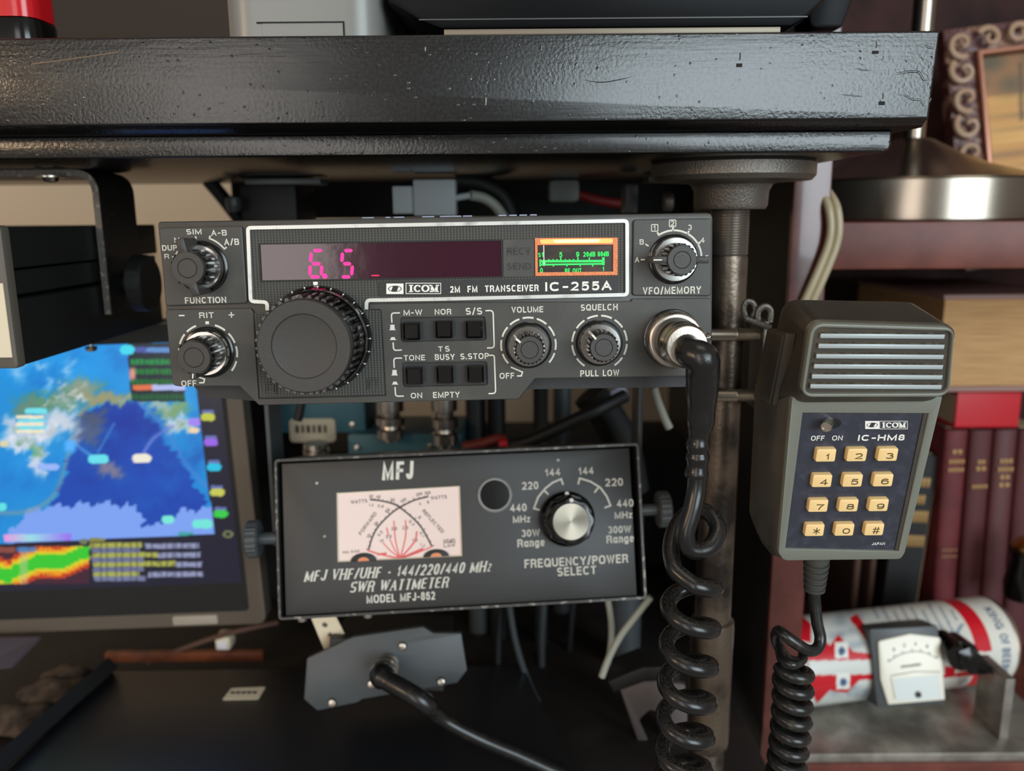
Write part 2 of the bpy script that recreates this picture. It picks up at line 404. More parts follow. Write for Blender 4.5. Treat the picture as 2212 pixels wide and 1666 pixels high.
        for ch in t:
            gw = PEN[ch][0] * k * sy
            for st in PEN[ch][1]:
                q = [(x + pen / 2 + p[0] * max(gw - pen, 1e-6), y0 + pen / 2 + p[1] * (sy - pen)) for p in st]
                if gw < pen * 1.2: q = [(x + gw / 2, v[1]) for v in q]
                q2 = [v for i, v in enumerate(q) if i == 0 or hypot(v[0] - q[i - 1][0], v[1] - q[i - 1][1]) > pen * .02]
                if len(q2) < 2: q2 = [q[0], (q[0][0], q[0][1] + pen * .1)]
                def ext(a_, b_):      # straight ends reach the edge of the letter
                    d = (a_[0] - b_[0], a_[1] - b_[1]); l = hypot(*d) or 1
                    f = pen / 2 if abs(d[1]) > .3 * l or serif else pen / 2 * .9
                    return (a_[0] + d[0] / l * f, a_[1] + d[1] / l * f)
                cl = hypot(q2[0][0] - q2[-1][0], q2[0][1] - q2[-1][1]) < pen * .2 and len(q2) > 8
                if cl: loop = q2[:-1]; s.ribbon([place(v) for v in loop], pen, z0, z1, closed=True, M=M); continue
                e0, e1 = q2[0], q2[-1]
                if serif and ch in '0123456789/-':
                    s.ribbon([place(v) for v in q2], pen * .95, z0, z1, M=M); continue
                if serif:
                    for i in range(len(q2) - 1):
                        d = (q2[i + 1][0] - q2[i][0], q2[i + 1][1] - q2[i][1]); l = hypot(*d) or 1
                        pw = pen * (.72 + .36 * abs(d[1]) / l)
                        if l > pen * 2 and d[0] * d[1] > 0 and abs(d[0]) > .15 * l: pw *= .5
                        s.ribbon([place(q2[i]), place(q2[i + 1])], pw, z0, z1, M=M)
                    for a_, b_ in ((e0, q2[1]), (e1, q2[-2])):
                        if abs(a_[1] - b_[1]) > abs(a_[0] - b_[0]) * .8 and (a_[1] < y0 + pen or a_[1] > y0 + sy * .9 - pen):
                            yy = y0 + pen * .2 if a_[1] < y0 + pen else y0 + sy - pen * .2
                            s.ribbon([place(a_), place((a_[0], yy))], pen, z0, z1, M=M)
                            s.ribbon([place((a_[0] - pen * .85, yy)), place((a_[0] + pen * .85, yy))], pen * .42, z0, z1, M=M)
                else:
                    q2[0] = ext(q2[0], q2[1]) if len(st) < 9 or abs(q2[0][1] - q2[1][1]) < 1e-9 or st[0][0] in (0, 1) else q2[0]
                    q2[-1] = ext(q2[-1], q2[-2]) if st[-1][0] in (0, 1) or len(st) < 9 else q2[-1]
                    s.ribbon([place(v) for v in q2], pen, z0, z1, M=M)
            x += gw + gap * k * sy
        return s

def tag(o, label=None, cat=None, group=None, kind=None):
    if label: o['label'] = label
    if cat: o['category'] = cat
    if group: o['group'] = group
    if kind: o['kind'] = kind
    return o
def obj(name, mb, m, parent=None, angle=38, mods=None):
    me = bpy.data.meshes.new(name)
    bmesh.ops.recalc_face_normals(mb.bm, faces=mb.bm.faces[:])
    mb.bm.to_mesh(me); mb.bm.free()
    me.materials.append(m)
    me.polygons.foreach_set('use_smooth', [True] * len(me.polygons))
    if angle: me.set_sharp_from_angle(angle=radians(angle))
    o = bpy.data.objects.new(name, me); COL.objects.link(o)
    if parent: o.parent = parent
    return o
def thing(name, label, cat, M=None, group=None):
    o = bpy.data.objects.new(name, None); COL.objects.link(o); o.empty_display_size = .01
    if M is not None: o.matrix_world = M if isinstance(M, Matrix) else Matrix.Translation(M)
    return tag(o, label, cat, group)
def struct(name, mb, m): return tag(obj(name, mb, m), kind='structure')
def grid(name, nu, nv, pos, colf, m, parent=None):
    """a surface of nu x nv points carrying its printed or displayed picture as a colour per point"""
    U, V = np.meshgrid(np.linspace(0, 1, nu), np.linspace(0, 1, nv))
    U = U.ravel(); V = V.ravel()
    X = pos(U, V)
    C = np.clip(colf(U, V, X), 0, 255) / 255
    C = np.where(C <= .04045, C / 12.92, ((C + .055) / 1.055) ** 2.4)
    i = np.arange(nu * nv).reshape(nv, nu)
    F = np.stack([i[:-1, :-1], i[:-1, 1:], i[1:, 1:], i[1:, :-1]], -1).reshape(-1, 4)
    me = bpy.data.meshes.new(name); me.from_pydata(X.tolist(), [], F.tolist())
    a = me.color_attributes.new('Col', 'FLOAT_COLOR', 'POINT')
    a.data.foreach_set('color', np.c_[C, np.ones(len(C))].ravel())
    me.materials.append(m); me.polygons.foreach_set('use_smooth', [True] * len(me.polygons))
    o = bpy.data.objects.new(name, me); COL.objects.link(o)
    if parent: o.parent = parent
    return o
T = Matrix.Translation
def axisM(p, d, up=(0, 0, 1)):
    """frame at p whose z axis looks along d"""
    z = Vector(d).normalized(); u = Vector(up)
    if abs(z.dot(u.normalized())) > .98: u = Vector((1, 0, 0))
    x = u.cross(z).normalized(); y = z.cross(x)
    m = Matrix((x, y, z)).transposed().to_4x4(); m.translation = Vector(p); return m
def boxpx(x0, y0, x1, y1, Y, dep):
    """centre and size of an upright box whose front face covers these photo points at depth Y"""
    xm, ym = (x0 + x1) / 2, (y0 + y1) / 2
    xa, xb = P(x0, ym, Y).x, P(x1, ym, Y).x; za, zb = P(xm, y1, Y).z, P(xm, y0, Y).z
    return ((xa + xb) / 2, Y + dep / 2, (za + zb) / 2), (abs(xb - xa), dep, abs(zb - za))

# ------------------------------------------------------------------ the setting
def FR(Y):
    """frame with x to the right, y up and z towards the room, at depth Y"""
    return Matrix(((1, 0, 0, 0), (0, 0, -1, Y), (0, 1, 0, 0), (0, 0, 0, 1)))
struct('wall_back', MB().box((-.1, 1.02, 0.1), (2.6, .04, 2.2)), M_wall)
M_desk = mat('dark_desk_top', (24, 19, 17), .6, var=((40, 32, 27), 28, .45, .7))
struct('trim_1', MB().box((-.02, .93, .42), (1.0, .02, .62), .002), mat('hutch_back', (62, 54, 48), .6, spec=.2))       # dark hutch back above the shelf

# ------------------------------------------------------------------ painted shelf with its under-board
ZB = 0.02217                                     # underside of the lower board
YS, YL = .308, .320
zs0, zs1 = P(1106, 280, YS).z, P(1106, 73, YS).z
shelf = thing('shelf', 'thick glossy black painted wooden shelf across the top, with nail holes and drips', 'shelf', (0, YS, zs0))
Mi = T((0, -YS, -zs0))
xr1, xr0 = P(2031, 70, YS).x, P(2002, 276, YS).x
b = MB(); b.prism([(-.46, zs0 + .0024), (xr0 + .0004, zs0 + .0024), (xr0 + (xr1 - xr0) * .25, zs0 + .004), (xr1, zs1), (-.46, zs1)], -.30, 0, bev=.0008, M=Mi @ FR(YS), seg=3)
b.loft([[tuple(Mi @ Vector((x, YS + a, zs0 + c))) for a, c in ((.0004, .0027), (.0040, .0), (.20, .0), (.20, .0027))] for x in (-.46, xr0)])
obj('board', b, M_shelf, shelf)
b = MB(); xl1 = P(1926, 300, YL).x
b.prism(round_poly([(-.46, ZB), (xl1, ZB), (xl1, zs0), (-.46, zs0)], [0, .003, 0, 0]), -.24, 0, bev=.0008, M=Mi @ FR(YL), seg=3)
obj('lower_board', b, M_shelf, shelf)
for (x, y, w, h, up) in ((1891, 113, 15, 8, 26), (1905, 223, 15, 9, 24), (1597, 141, 14, 9, 30), (1049, 238, 10, 9, 30), (918, 118, 11, 9, 18)):
    c, d = boxpx(x - w / 2, y - h / 2, x + w / 2, y + h / 2, YS - .0001, .004)
    o = obj('nail_hole', MB().box(Vector(c), d, .0003, M=Mi), M_deep, shelf)
    c, d = boxpx(x - w / 2 - 1, y - up, x + w / 2 - 2, y - h / 2 - 1, YS - .0003, .002)
    b = MB(); b.tube(smooth_path([Mi @ P(x + a, y - up * f, YS + .0004) for a, f in ((0, .35), (1, .6), (1, .9))], 4), .0005, 8); obj('paint_scar', b, M_shelf, shelf)
for pts, r in ((((1895, 152), (1915, 158), (1935, 160), (1960, 156), (1982, 157), (1990, 170), (1998, 174), (2006, 164), (2014, 152)), .0007),
               (((1842, 144), (1862, 152), (1895, 152)), .0004),
               (((1888, 198), (1920, 205), (1950, 206), (1968, 215), (1985, 217), (1994, 228), (2003, 224), (2010, 212)), .0006),
               (((1800, 203), (1840, 207), (1875, 210)), .0004), (((1925, 246), (1960, 250), (2000, 247)), .0004),
               (((1990, 92), (2005, 104), (2022, 103)), .0006), (((1230, 165), (1290, 178), (1340, 172), (1395, 158)), .0003),
               (((690, 98), (720, 88), (770, 86)), .0003)):
    b = MB(); b.tube(smooth_path([Mi @ P(x, y, YS + r * 1.2) for x, y in pts], 5), lambda t_: r * (1.35 - .5 * abs(2 * t_ - 1) ** 3), 14); obj('paint_drip', b, M_shelf, shelf)
b = MB(); b.tube([Mi @ P(x, y, YS) for x, y in ((68, 139), (130, 131), (200, 121), (256, 113))], .00022, 6)
obj('scratch', b, mat('scratch_bare_paint', (120, 100, 80), .5), shelf)

# ------------------------------------------------------------------ pipe leg under the shelf
YP = .370
px0 = P(1578, 440, YP).x
leg = thing('pipe_leg', 'vertical dark iron pipe leg with flange under the right of the black shelf', 'pipe', (px0, YP, ZB))
rp = 41.5 * YP / 1800 * .985
b = MB(); rf = 183 * (YP - .03) / 1800
b.lathe([(rf * .96, 0), (rf, -.0012), (rf, -.0062), (rf * .95, -.0082), (.019, -.0090), (.0172, -.0098), (.0158, -.0125), (.0155, -.0185), (.0146, -.0200), (.006, -.0200)], seg=64)
obj('flange', b, M_cast, leg)
prof = [(.004, -.018)]
z = -.0195
th = [(.004, -.018)]
for i in range(18):
    th += [(rp * 1.006, z), (rp * .95, z - .0006)]; z -= .00115
th += [(rp * .9, z)]
z = -.0195
prof += [(rp * .93, z)]; z -= .0208; prof += [(rp * .93, z)]
prof += [(rp, z), (rp, -.225)]
z = -.225
for i in range(8):
    prof += [(rp, z), (rp * .95, z - .0006)]; z -= .0013
prof += [(rp, z), (rp, -.60), (.002, -.60)]
b = MB(); b.lathe(prof, seg=40); obj('pipe', b, M_pipe, leg, angle=50)
b = MB(); b.lathe(th, seg=40); obj('thread', b, mat('thread_steel', (150, 144, 136), .3, metal=.9), leg, angle=60)
zc = P(1578, 1350, YP).z - ZB; zc1 = P(1540, 1600, YP).z - ZB
b = MB(); R2 = rp * 1.22
b.lathe([(rp * .9, zc + .004), (R2 * .97, zc + .003), (R2, zc), (R2, zc - .010), (R2 * 1.0, zc - .0105), (R2 * .985, zc - .012), (R2 * .985, zc1 + .010), (R2, zc1 + .008), (R2, zc1 + .001), (R2 * .95, zc1 - .002), (rp * .9, zc1 - .004)], seg=48)
obj('coupling', b, M_pipe, leg)

# ------------------------------------------------------------------ things standing on the shelf
ZT = zs1
def onshelf(x0, x1, top, Y, dep):
    c, d = boxpx(x0, top, x1, 70, Y, dep); z1 = P((x0 + x1) / 2, top, Y).z
    return (c[0], c[1], (ZT + z1) / 2), (d[0], dep, z1 - ZT)
# red case
xa, xb = P(-90, 40, .33).x, P(97, 40, .339).x
t = thing('red_case', 'red case with rounded black base at the left end of the black shelf', 'case', ((xa + xb) / 2, .341, ZT))
w = xb - xa
b = MB(); b.prism(round_poly(rect(-w / 2, -.011, w / 2, .011), .0075, 8), 0, .0120, bev=.001); obj('base', b, M_gloss, t)
b = MB(); b.prism(round_poly(rect(-w / 2 + .0004, -.0106, w / 2 - .0004, .0106), .0072, 8), .0122, .09, bev=.0006); obj('body', b, M_redgl, t)
# grey unit
xa, xb = P(476, 40, .335).x, P(822, 40, .335).x; w = xb - xa
t = thing('grey_unit', 'grey plastic desktop unit with rounded corners and a flap line, left of the black device', 'device', ((xa + xb) / 2, .335 + .05, ZT))
g = mat('grey_unit_plastic', (124, 124, 120), .32)
b = MB(); b.prism(round_poly(rect(-w / 2, -.05, w / 2, .05), .013, 10), .0004, .10, bev=.003); obj('body', b, g, t)
b = MB(); zf = P(650, 50, .335).z - ZT
xf0, xf1 = P(497, 40, .335).x - (xa + xb) / 2, P(742, 40, .335).x - (xa + xb) / 2
b.prism(rect(xf0 + .012, .0006, xf1, zf), 0, .0003, M=FR(-.05)); b.prism(rect(xf0 + .012, zf, xf1, zf + .0004), 0, .00045, M=FR(-.05)); obj('flap', b, g, t)
b = MB(); b.ribbon([(xf0 + .010, zf + .0002), (xf1, zf + .0002), (xf1, .0006)], .0005, 0, .0006, M=FR(-.05)); obj('flap_line', b, M_deep, t)
# black device with bevelled underside
xa, xb = P(840, 20, .335).x, P(1775, 20, .335).x; xm = (xa + xb) / 2; w = xb - xa
t = thing('black_device', 'wide black device with sloping lower edges standing on the shelf right of the grey unit', 'device', (xm, .335, ZT))
def zz(py, Y=.335): return P(1300, py, Y).z - ZT
def xx(px, Y=.335): return P(px, 30, Y).x - xm
b = MB()
b.prism([(xx(952), zz(60)), (xx(1712), zz(60)), (xx(1744), zz(42)), (xx(1790), zz(0)), (xx(1850), zz(-90)), (xx(830), zz(-90)), (xx(838), zz(0)), (xx(905), zz(42))], -.16, 0, bev=.002, M=FR(0)); obj('body', b, M_gloss if False else mat('satin_black_shell', (17, 18, 20), .34, spec=.08), t)
b = MB(); b.ribbon([(xx(905), zz(40)), (xx(1744), zz(40))], .0004, 0, .0005, M=FR(0)); obj('seam_line', b, mat('seam_grey', (70, 72, 74), .4), t)
b = MB(); c, d = boxpx(966, 56, 1656, 66, .327, .07); b.box((c[0] - xm, .0, .0011), (d[0], .05, .0019), .0003); obj('foot_plate', b, mat('silver_foot_plate', (120, 112, 98), .45, metal=.6), t)
t = thing('curved_stand', 'black curved stand behind the right end of the black device', 'stand', P(1790, 60, .39))
b = MB(); b.prism(round_poly([(-.008, 0), (.006, 0), (.0125, .02), (.022, .08), (.012, .08), (-.010, .012)], [.004, .002, .004, 0, 0, .004]), -.02, 0, bev=.001, M=FR(0)); obj('arm', b, MATS['satin_black_shell'], t)

# ------------------------------------------------------------------ radio hung in a bracket under the left of the shelf
YB = .318
XS = P(20, 640, YB).x
zt, zb = P(20, 487, YB).z, P(33, 797, YB).z
Ybk = PX(345, 600, XS).y
t = thing('bracket_radio', 'black radio hung in a bent steel bracket under the left of the shelf', 'radio', (XS, YB, zb))
o0 = T((-XS, -YB, -zb))
hh = zt - zb
b = MB(); b.prism(round_poly(rect(-.17, 0, .0, hh), .002), -.005, 0, bev=.0012, M=FR(0)); obj('front_bezel', b, mat('bezel_grey', (88, 82, 74), .45), t)
b = MB(); c0 = P(17, 612, YB).z - zb; c1 = P(20, 772, YB).z - zb
b.prism(rect(-.15, c1, P(17, 690, YB).x - XS, c0), 0, .0004, M=FR(0)); obj('dial_window', b, M_cream, t)
z1 = PX(60, 580, XS).z - zb; z2 = PX(60, 640, XS).z - zb; L = Ybk - YB - .005
b = MB()
for (za, zb_, dx) in ((z1 + .0006, hh - .001, 0), (z2 + .001, z1 - .0004, -.0012), (.0006, z2 - .0008, -.0002)):
    b.box((-.08 + dx / 2, .005 + L / 2, (za + zb_) / 2), (.16 + dx, L, zb_ - za), .0008)
b.box((-.085, .005 + L / 2, hh / 2), (.15, L - .002, hh - .004))
obj('body', b, M_black, t)
XL = XS + .0042
y0, y1 = PX(229, 560, XL).y - YB, PX(292, 450, XL).y - YB
zl = PX(248, 678, XL).z - zb
path = round_poly([(-.30, ZB - zb - .0016), (.0027, ZB - zb - .0016), (.0027, zl), (-.30, zl)], [0, .009, 0, 0], 8)[:-1]
b = MB(); b.ribbon(path, .0029, 0, .0005, M=FR(y0)); obj('worn_edge', b, mat('worn_bracket_edge', (92, 88, 82), .42, metal=.3, bump=(900, .5, .0004), var=((140, 130, 118), 400, .55, .7)), t)
b = MB(); b.ribbon(path, .0032, 0, y1 - y0, M=FR(y1)); obj('bracket', b, mat('bracket_worn_black', (24, 23, 22), .42, metal=.3, bump=(700, .5, .0005), var=((48, 44, 40), 400, .55, .72)), t)
kp = PX(292, 612, XL + .004)
b = MB(); b.lathe([(.002, -.006), (.005, -.006), (.0055, 0), (.0125, 0), (.0135, .0008), (.0135, .0068), (.0125, .0078), (.004, .0078)], M=T(kp - Vector((XS, YB, zb))) @ axisM((0, 0, 0), (1, 0, 0)), seg=72, rad=lambda a, i: 1 + (.012 * (1 if int(a * 36 / pi) % 2 else -1) if i in (4, 5) else 0)); obj('thumb_knob', b, M_black, t)
sp = PX(197, 752, XS - .02); so = sp - Vector((XS, YB, zb))
b = MB(); b.lathe([(.0005, -.002), (.0024, -.0014), (.003, 0), (.0028, .0006), (.001, .0008), (.001, .004)], M=T(so), seg=20); obj('screw', b, M_satin, t)
sp = P(110, 391, .385) - Vector((XS, YB, zb))
b = MB(); b.lathe([(.0005, -.0014), (.003, -.001), (.0038, .0006), (.0062, .0008), (.0062, .0016), (.001, .0018)], M=T((sp.x, sp.y, ZB - zb - .0045)), seg=24); obj('screw', b, M_satin, t)

# ------------------------------------------------------------------ bookcase on the right
YC = .45
X0, X1 = P(1704, 500, YC).x, P(1784, 500, YC).x
zl1 = P(1990, 479, YC + .004).z; zl0 = P(1990, 582, YC + .004).z
zbt = P(1990, 1652, YC + .004).z
bc = thing('bookcase', 'dark mahogany bookcase with open shelves at the right edge', 'bookcase', (X0, YC, zbt))
bo = Vector((X0, YC, zbt))
b = MB(); b.box(Vector(((X0 + X1) / 2, YC + .16, .05)) - bo, (X1 - X0, .32, 1.5), .0012); obj('side_panel', b, mat('unlit_side_black', (14, 11, 11), .6), bc)  # shade of the unlit side put into its colour as near-black
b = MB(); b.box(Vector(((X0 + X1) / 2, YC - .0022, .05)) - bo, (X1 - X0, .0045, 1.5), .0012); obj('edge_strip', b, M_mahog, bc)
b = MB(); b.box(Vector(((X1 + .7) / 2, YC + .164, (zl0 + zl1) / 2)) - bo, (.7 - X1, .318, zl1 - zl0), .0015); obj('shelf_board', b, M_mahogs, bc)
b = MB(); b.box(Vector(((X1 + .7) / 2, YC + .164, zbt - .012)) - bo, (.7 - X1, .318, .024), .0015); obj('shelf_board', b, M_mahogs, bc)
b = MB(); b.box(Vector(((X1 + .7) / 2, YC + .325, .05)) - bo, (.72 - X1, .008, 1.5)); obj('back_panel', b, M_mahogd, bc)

# table lamp
YLm = .565
lx = P(1966, 380, YLm).x
t = thing('table_lamp', 'brushed nickel table lamp with a round stepped base on the upper bookcase shelf', 'lamp', (lx, YLm, zl1))
RL = .083
ha = P(1966, 302, YLm).z - zl1; hc = P(1966, 382, YLm - RL).z - zl1
b = MB(); b.lathe([(RL - .001, 0), (RL, .001), (RL, hc - .001), (RL - .001, hc), (RL * .995, hc + .0006), (RL * .8, hc + (ha - hc) * .18), (RL * .55, hc + (ha - hc) * .40), (RL * .33, hc + (ha - hc) * .68), (RL * .2, hc + (ha - hc) * .9), (.012, ha), (.0068, ha + .001), (.005, ha + .001)], seg=96); obj('base', b, M_nickel, t, angle=30)
b = MB(); b.lathe([(.0068, ha), (.0068, .55)], seg=32); obj('pole', b, M_nickel, t)
t = thing('lamp_cord', 'clear beige lamp cord hanging past the upper bookcase shelf edge', 'cord', P(1795, 470, .447))
o = P(1795, 470, .447)
b = MB()
for s in (-.0022, .0022):
    b.tube(smooth_path([P(x + s * 3900, y, Y) - o for x, y, Y in ((1780, 415, .452), (1797, 445, .4440), (1803, 490, .4425), (1797, 530, .4425), (1780, 575, .4425), (1760, 620, .4425), (1738, 668, .443), (1715, 720, .444))]), .0023, 10)
obj('cord_strand', b, M_cord, t)

# ornate frame with a landscape
Yf = .66
fo = P(2085, 330, Yf)
fr = thing('picture_frame', 'ornate carved burgundy and cream frame around a golden landscape behind the lamp', 'picture frame', fo)
tilt = Matrix.Rotation(radians(-9), 4, 'X'); rollm = Matrix.Rotation(radians(-6.5), 4, 'Y')
FM = T(fo) @ rollm @ tilt @ FR(0)
fr.matrix_world = FM
def fq(px, py, w=0): return uv(FM, px, py, w)
M_frame = mat('frame_burgundy', (84, 46, 44), .3, bump=(180, .8, .002), var=((150, 112, 92), 95, .5, .62))
M_curl = mat('frame_cream_scroll', (170, 138, 112), .4, bump=(240, .3, .0006))
ix, iy = fq(2140, 120); bx, by = fq(2112, 345); ox, oy = fq(2068, 60)
ix = (ix + bx) / 2; ox = (ox + fq(2030, 310)[0]) / 2
H0, H1 = -.09, oy; W1 = ix + .19
b = MB(); b.prism(rect(ox, H0, W1 + (ix - ox), H1), -.012, 0, holes=[rect(ix, H0 + (ix - ox), W1, iy)], bev=.002); obj('moulding', b, M_frame, fr)
b = MB(); ww = .0042
b.prism(rect(ix - ww, H0 + (ix - ox) - ww, W1 + ww, iy + ww), 0, .006, holes=[rect(ix, H0 + (ix - ox), W1, iy)], bev=.0018); obj('inner_rim', b, mat('frame_copper_rim', (160, 108, 86), .3, metal=.5), fr)
def curl(cx, cy, r, a0, turns, sgn, wd):
    b = MB(); pts = []
    for k in range(40):
        s = k / 39; a = a0 + sgn * turns * 2 * pi * s; q = r * (1 - .82 * s)
        pts.append((cx + q * cos(a), cy + q * sin(a), .004 + .004 * s))
    b.tube(pts, lambda t_: wd * (1 - .45 * t_), 8); return b
xc = (ox + ix) / 2 - .002
zc_ = oy - .014
k = 0
while zc_ > -.08:
    obj('scroll', curl(xc - .001, zc_, .0098, 2.2 if k % 2 else -1.2, 1.1, 1 if k % 2 else -1, .0026), M_curl, fr); zc_ -= .0205; k += 1
xk = ix + .006
while xk < W1:
    obj('scroll', curl(xk, (oy + iy) / 2, .0085, .4 if k % 2 else 2.6, 1.1, 1 if k % 2 else -1, .0026), M_curl, fr); xk += .0215; k += 1
def landscape(U, V, X):
    n = len(U); c = np.zeros((n, 3))
    rs = np.random.RandomState(3)
    base = np.array([190, 140, 70.]); c[:] = base
    t = V[:, None]
    c = c + (t > .78) * np.array([-40, -40, -20]) + (1 - t) * np.array([10, 0, -6])
    for i in range(60):
        cx, cy, rx, ry = rs.rand(), rs.rand() * .8, .1 + .25 * rs.rand(), .006 + .02 * rs.rand()
        g = np.exp(-((U - cx) / rx) ** 2 - ((V - cy) / ry) ** 2)[:, None]
        c = c * (1 - .45 * g) + .45 * g * (np.array([236, 190, 110]) if i % 2 else np.array([120, 84, 40]))
    for i in range(26):
        cx, cy = rs.rand(), .82 + .2 * rs.rand(); r = .03 + .05 * rs.rand()
        g = np.exp(-((U - cx) / r) ** 2 - ((V - cy) / r) ** 2)[:, None]; c = c * (1 - .8 * g) + .8 * g * np.array([78, 66, 34])
    for cx, y0 in ((.16, .62), (.45, .58), (.7, .6)):
        g = (np.exp(-((U - cx - .05 * (V - .7)) / .008) ** 2) * (V > y0) * (V < .95))[:, None]; c = c * (1 - .8 * g) + .8 * g * np.array([60, 46, 26])
    return c
pb = H0 + (ix - ox)
grid('landscape_picture', 90, 90, lambda U, V: np.stack([ix + (W1 - ix) * U, pb + (iy - pb) * V, 0 * U - .004], -1), landscape, attr_mat('landscape_paint', rough=.5), fr)

# books: two lying flat above a row of standing volumes
def flat_book(x0, x1, y0, y1, Y, dep, cov, pages, name, label, th=.0035, spine=False):
    c, d = boxpx(x0, y0, x1, y1, Y, dep)
    o = Vector((c[0], Y, c[2] - d[2] / 2))
    t = thing(name, label, 'book', o, 'books lying flat on the row')
    if spine:
        b = MB(); b.prism(round_poly(rect(0, 0, dep, d[2]), [.002, .002, .002, .002]), -d[0] / 2, d[0] / 2, M=axisM((0, 0, 0), (1, 0, 0), (0, 0, 1)).to_3x3().to_4x4() @ Matrix.Identity(4) if False else Matrix(((0, 0, 1, 0), (1, 0, 0, 0), (0, 1, 0, 0), (0, 0, 0, 1))), bev=.0008); obj('cover', b, cov, t)
        b = MB(); b.prism(rect(.003, .003, dep - .001, d[2] - .003), d[0] / 2, d[0] / 2 + .0003, M=Matrix(((0, 0, 1, 0), (1, 0, 0, 0), (0, 1, 0, 0), (0, 0, 0, 1)))); 
        b.prism(rect(.003, .003, dep - .001, d[2] - .003), -d[0] / 2 - .0003, -d[0] / 2, M=Matrix(((0, 0, 1, 0), (1, 0, 0, 0), (0, 1, 0, 0), (0, 0, 0, 1)))); obj('page_block', b, pages, t)
    else:
        b = MB(); b.box((0, dep / 2, th / 2), (d[0], dep, th), .001); b.box((0, dep / 2, d[2] - th / 2), (d[0], dep, th), .001); obj('cover', b, cov, t)
        b = MB(); b.box((.0, dep / 2 + .002, d[2] / 2), (d[0] - .006, dep - .004, d[2] - 2 * th + .0004)); obj('page_block', b, pages, t)
    return t
M_pages = mat('aged_page_edges', (196, 154, 104), .8, stretch=(1, 1, 60), var=((168, 126, 82), 30, .4, .65))
M_pages2 = mat('pale_page_edges', (180, 160, 130), .8)
M_covp = mat('pinkish_board_cover', (150, 116, 108), .6)
t = flat_book(2030, 2330, 636, 846, .575, .15, M_covp, M_pages, 'thick_book', 'thick book lying flat with tan page edges facing out, on the red book')
t = flat_book(2066, 2204, 846, 925, .585, .15, M_red, M_pages2, 'red_book', 'bright red book lying flat between the thick tan book and the burgundy volumes', spine=True)
M_pages3 = mat('thin_page_edge', (190, 158, 116), .8)
def stand_book(pts, Y, dep, cov, label, name, gold=(), group=None, roundsp=True, page=False):
    """pts: top-left, top-right, bottom-right, bottom-left of the spine as seen in the photo"""
    q = [P(x, y, Y) for x, y in pts]; q[2].z = q[3].z = zbt; 
    q[2].x = q[2].x; o = (q[2] + q[3]) / 2
    t = thing(name, label, 'book', o, group)
    w = (q[1] - q[0]).length; up = ((q[0] + q[1]) / 2 - o); h = up.length; lean = atan2(up.x, up.z)
    t.rotation_euler = (0, lean, 0)
    R = Matrix.Identity(4)
    b = MB()
    out = [(-w / 2, 0)] + ([(-w / 2 * cos(a * pi / 10), -.004 * sin(a * pi / 10)) for a in range(1, 10)] if roundsp else []) + [(w / 2, 0), (w / 2, dep), (-w / 2, dep)]
    b.prism(out, 0, h, bev=.0008); obj('cover', b, cov, t)
    b = MB(); b.prism(rect(-w / 2 + .003, .004, w / 2 - .003, dep - .003), h, h + .0005); obj('page_block', b, M_pages2, t)
    if page:
        b = MB(); b.prism(rect(w / 2 - .001, .003, w / 2 + .002, dep - .003), 0, h - .004, bev=.0005); obj('page_edge', b, M_pages3, t)
    if gold:
        b = MB()
        for (v, hw, hh_) in gold:
            n = max(1, int(hw * 2 / .003)); 
            for i in range(n):
                xk = -hw + (i + .5) * 2 * hw / n
                b.box((xk, -.0042 if roundsp else -.0002, h * v), (2 * hw / n * .7, .0009, hh_), .0002)
        obj('gold_lettering', b, M_gold, t)
    return t
YV = .60
gp = 'burgundy volumes standing in the bookcase'
stand_book(((2040, 928), (2090, 926), (2068, 1300), (2008, 1302)), YV, .16, M_burg, 'leftmost burgundy volume, beside the black book', 'volume', ((.905, .004, .0030), (.862, .006, .0028), (.825, .006, .0028), (.46, .006, .001), (.43, .006, .001)), gp)
stand_book(((2094, 928), (2143, 926), (2115, 1300), (2070, 1302)), YV, .16, M_burgd, 'second burgundy volume from the black book, faint gold title', 'volume', ((.86, .003, .003), (.83, .004, .003), (.75, .006, .0026)), gp)
stand_book(((2147, 927), (2197, 925), (2170, 1300), (2118, 1302)), YV, .16, M_burgd, 'third burgundy volume from the black book, four gold title lines', 'volume', ((.862, .005, .0032), (.825, .006, .0032), (.79, .004, .003), (.755, .0045, .003)), gp)
stand_book(((2200, 927), (2260, 925), (2230, 1300), (2173, 1302)), YV, .16, M_burgd, 'burgundy volume cut off by the right edge of the photo', 'volume', ((.88, .006, .003), (.82, .006, .003)), gp)
stand_book(((1952, 985), (2028, 982), (1992, 1300), (1885, 1302)), YV + .006, .16, M_black, 'black book with gold title and pale page edge, left of the burgundy volumes', 'black_book', ((.86, .010, .007), (.77, .008, .007), (.68, .012, .009), (.55, .012, .009)), None, roundsp=False, page=True)
M_brn = mat('brown_cloth', (86, 60, 48), .7)
for a, lab in ((1838, 'thin brown book at the left, hidden mostly behind the microphone'), (1872, 'thin brown book standing next to the black book')):
    stand_book(((a + 24, 1000), (a + 40, 1000), (a + 12, 1300), (a - 6, 1300)), YV + .02, .15, M_brn, lab, 'brown_book', (), 'thin brown books')
t = thing('dark_ornament', 'dark glass ornament with brass top cut off by the right edge, before the volumes', 'ornament', P(2207, 1290, .56))
b = MB(); b.lathe([(.002, 0), (.012, 0), (.013, .01), (.010, .03), (.012, .036), (.002, .037)], seg=32); obj('body', b, M_gloss, t)
b = MB(); b.lathe([(.010, .036), (.011, .040), (.007, .044), (.003, .046), (.001, .046)], seg=24); obj('brass_top', b, mat('brass', (190, 150, 96), .3, metal=1), t)

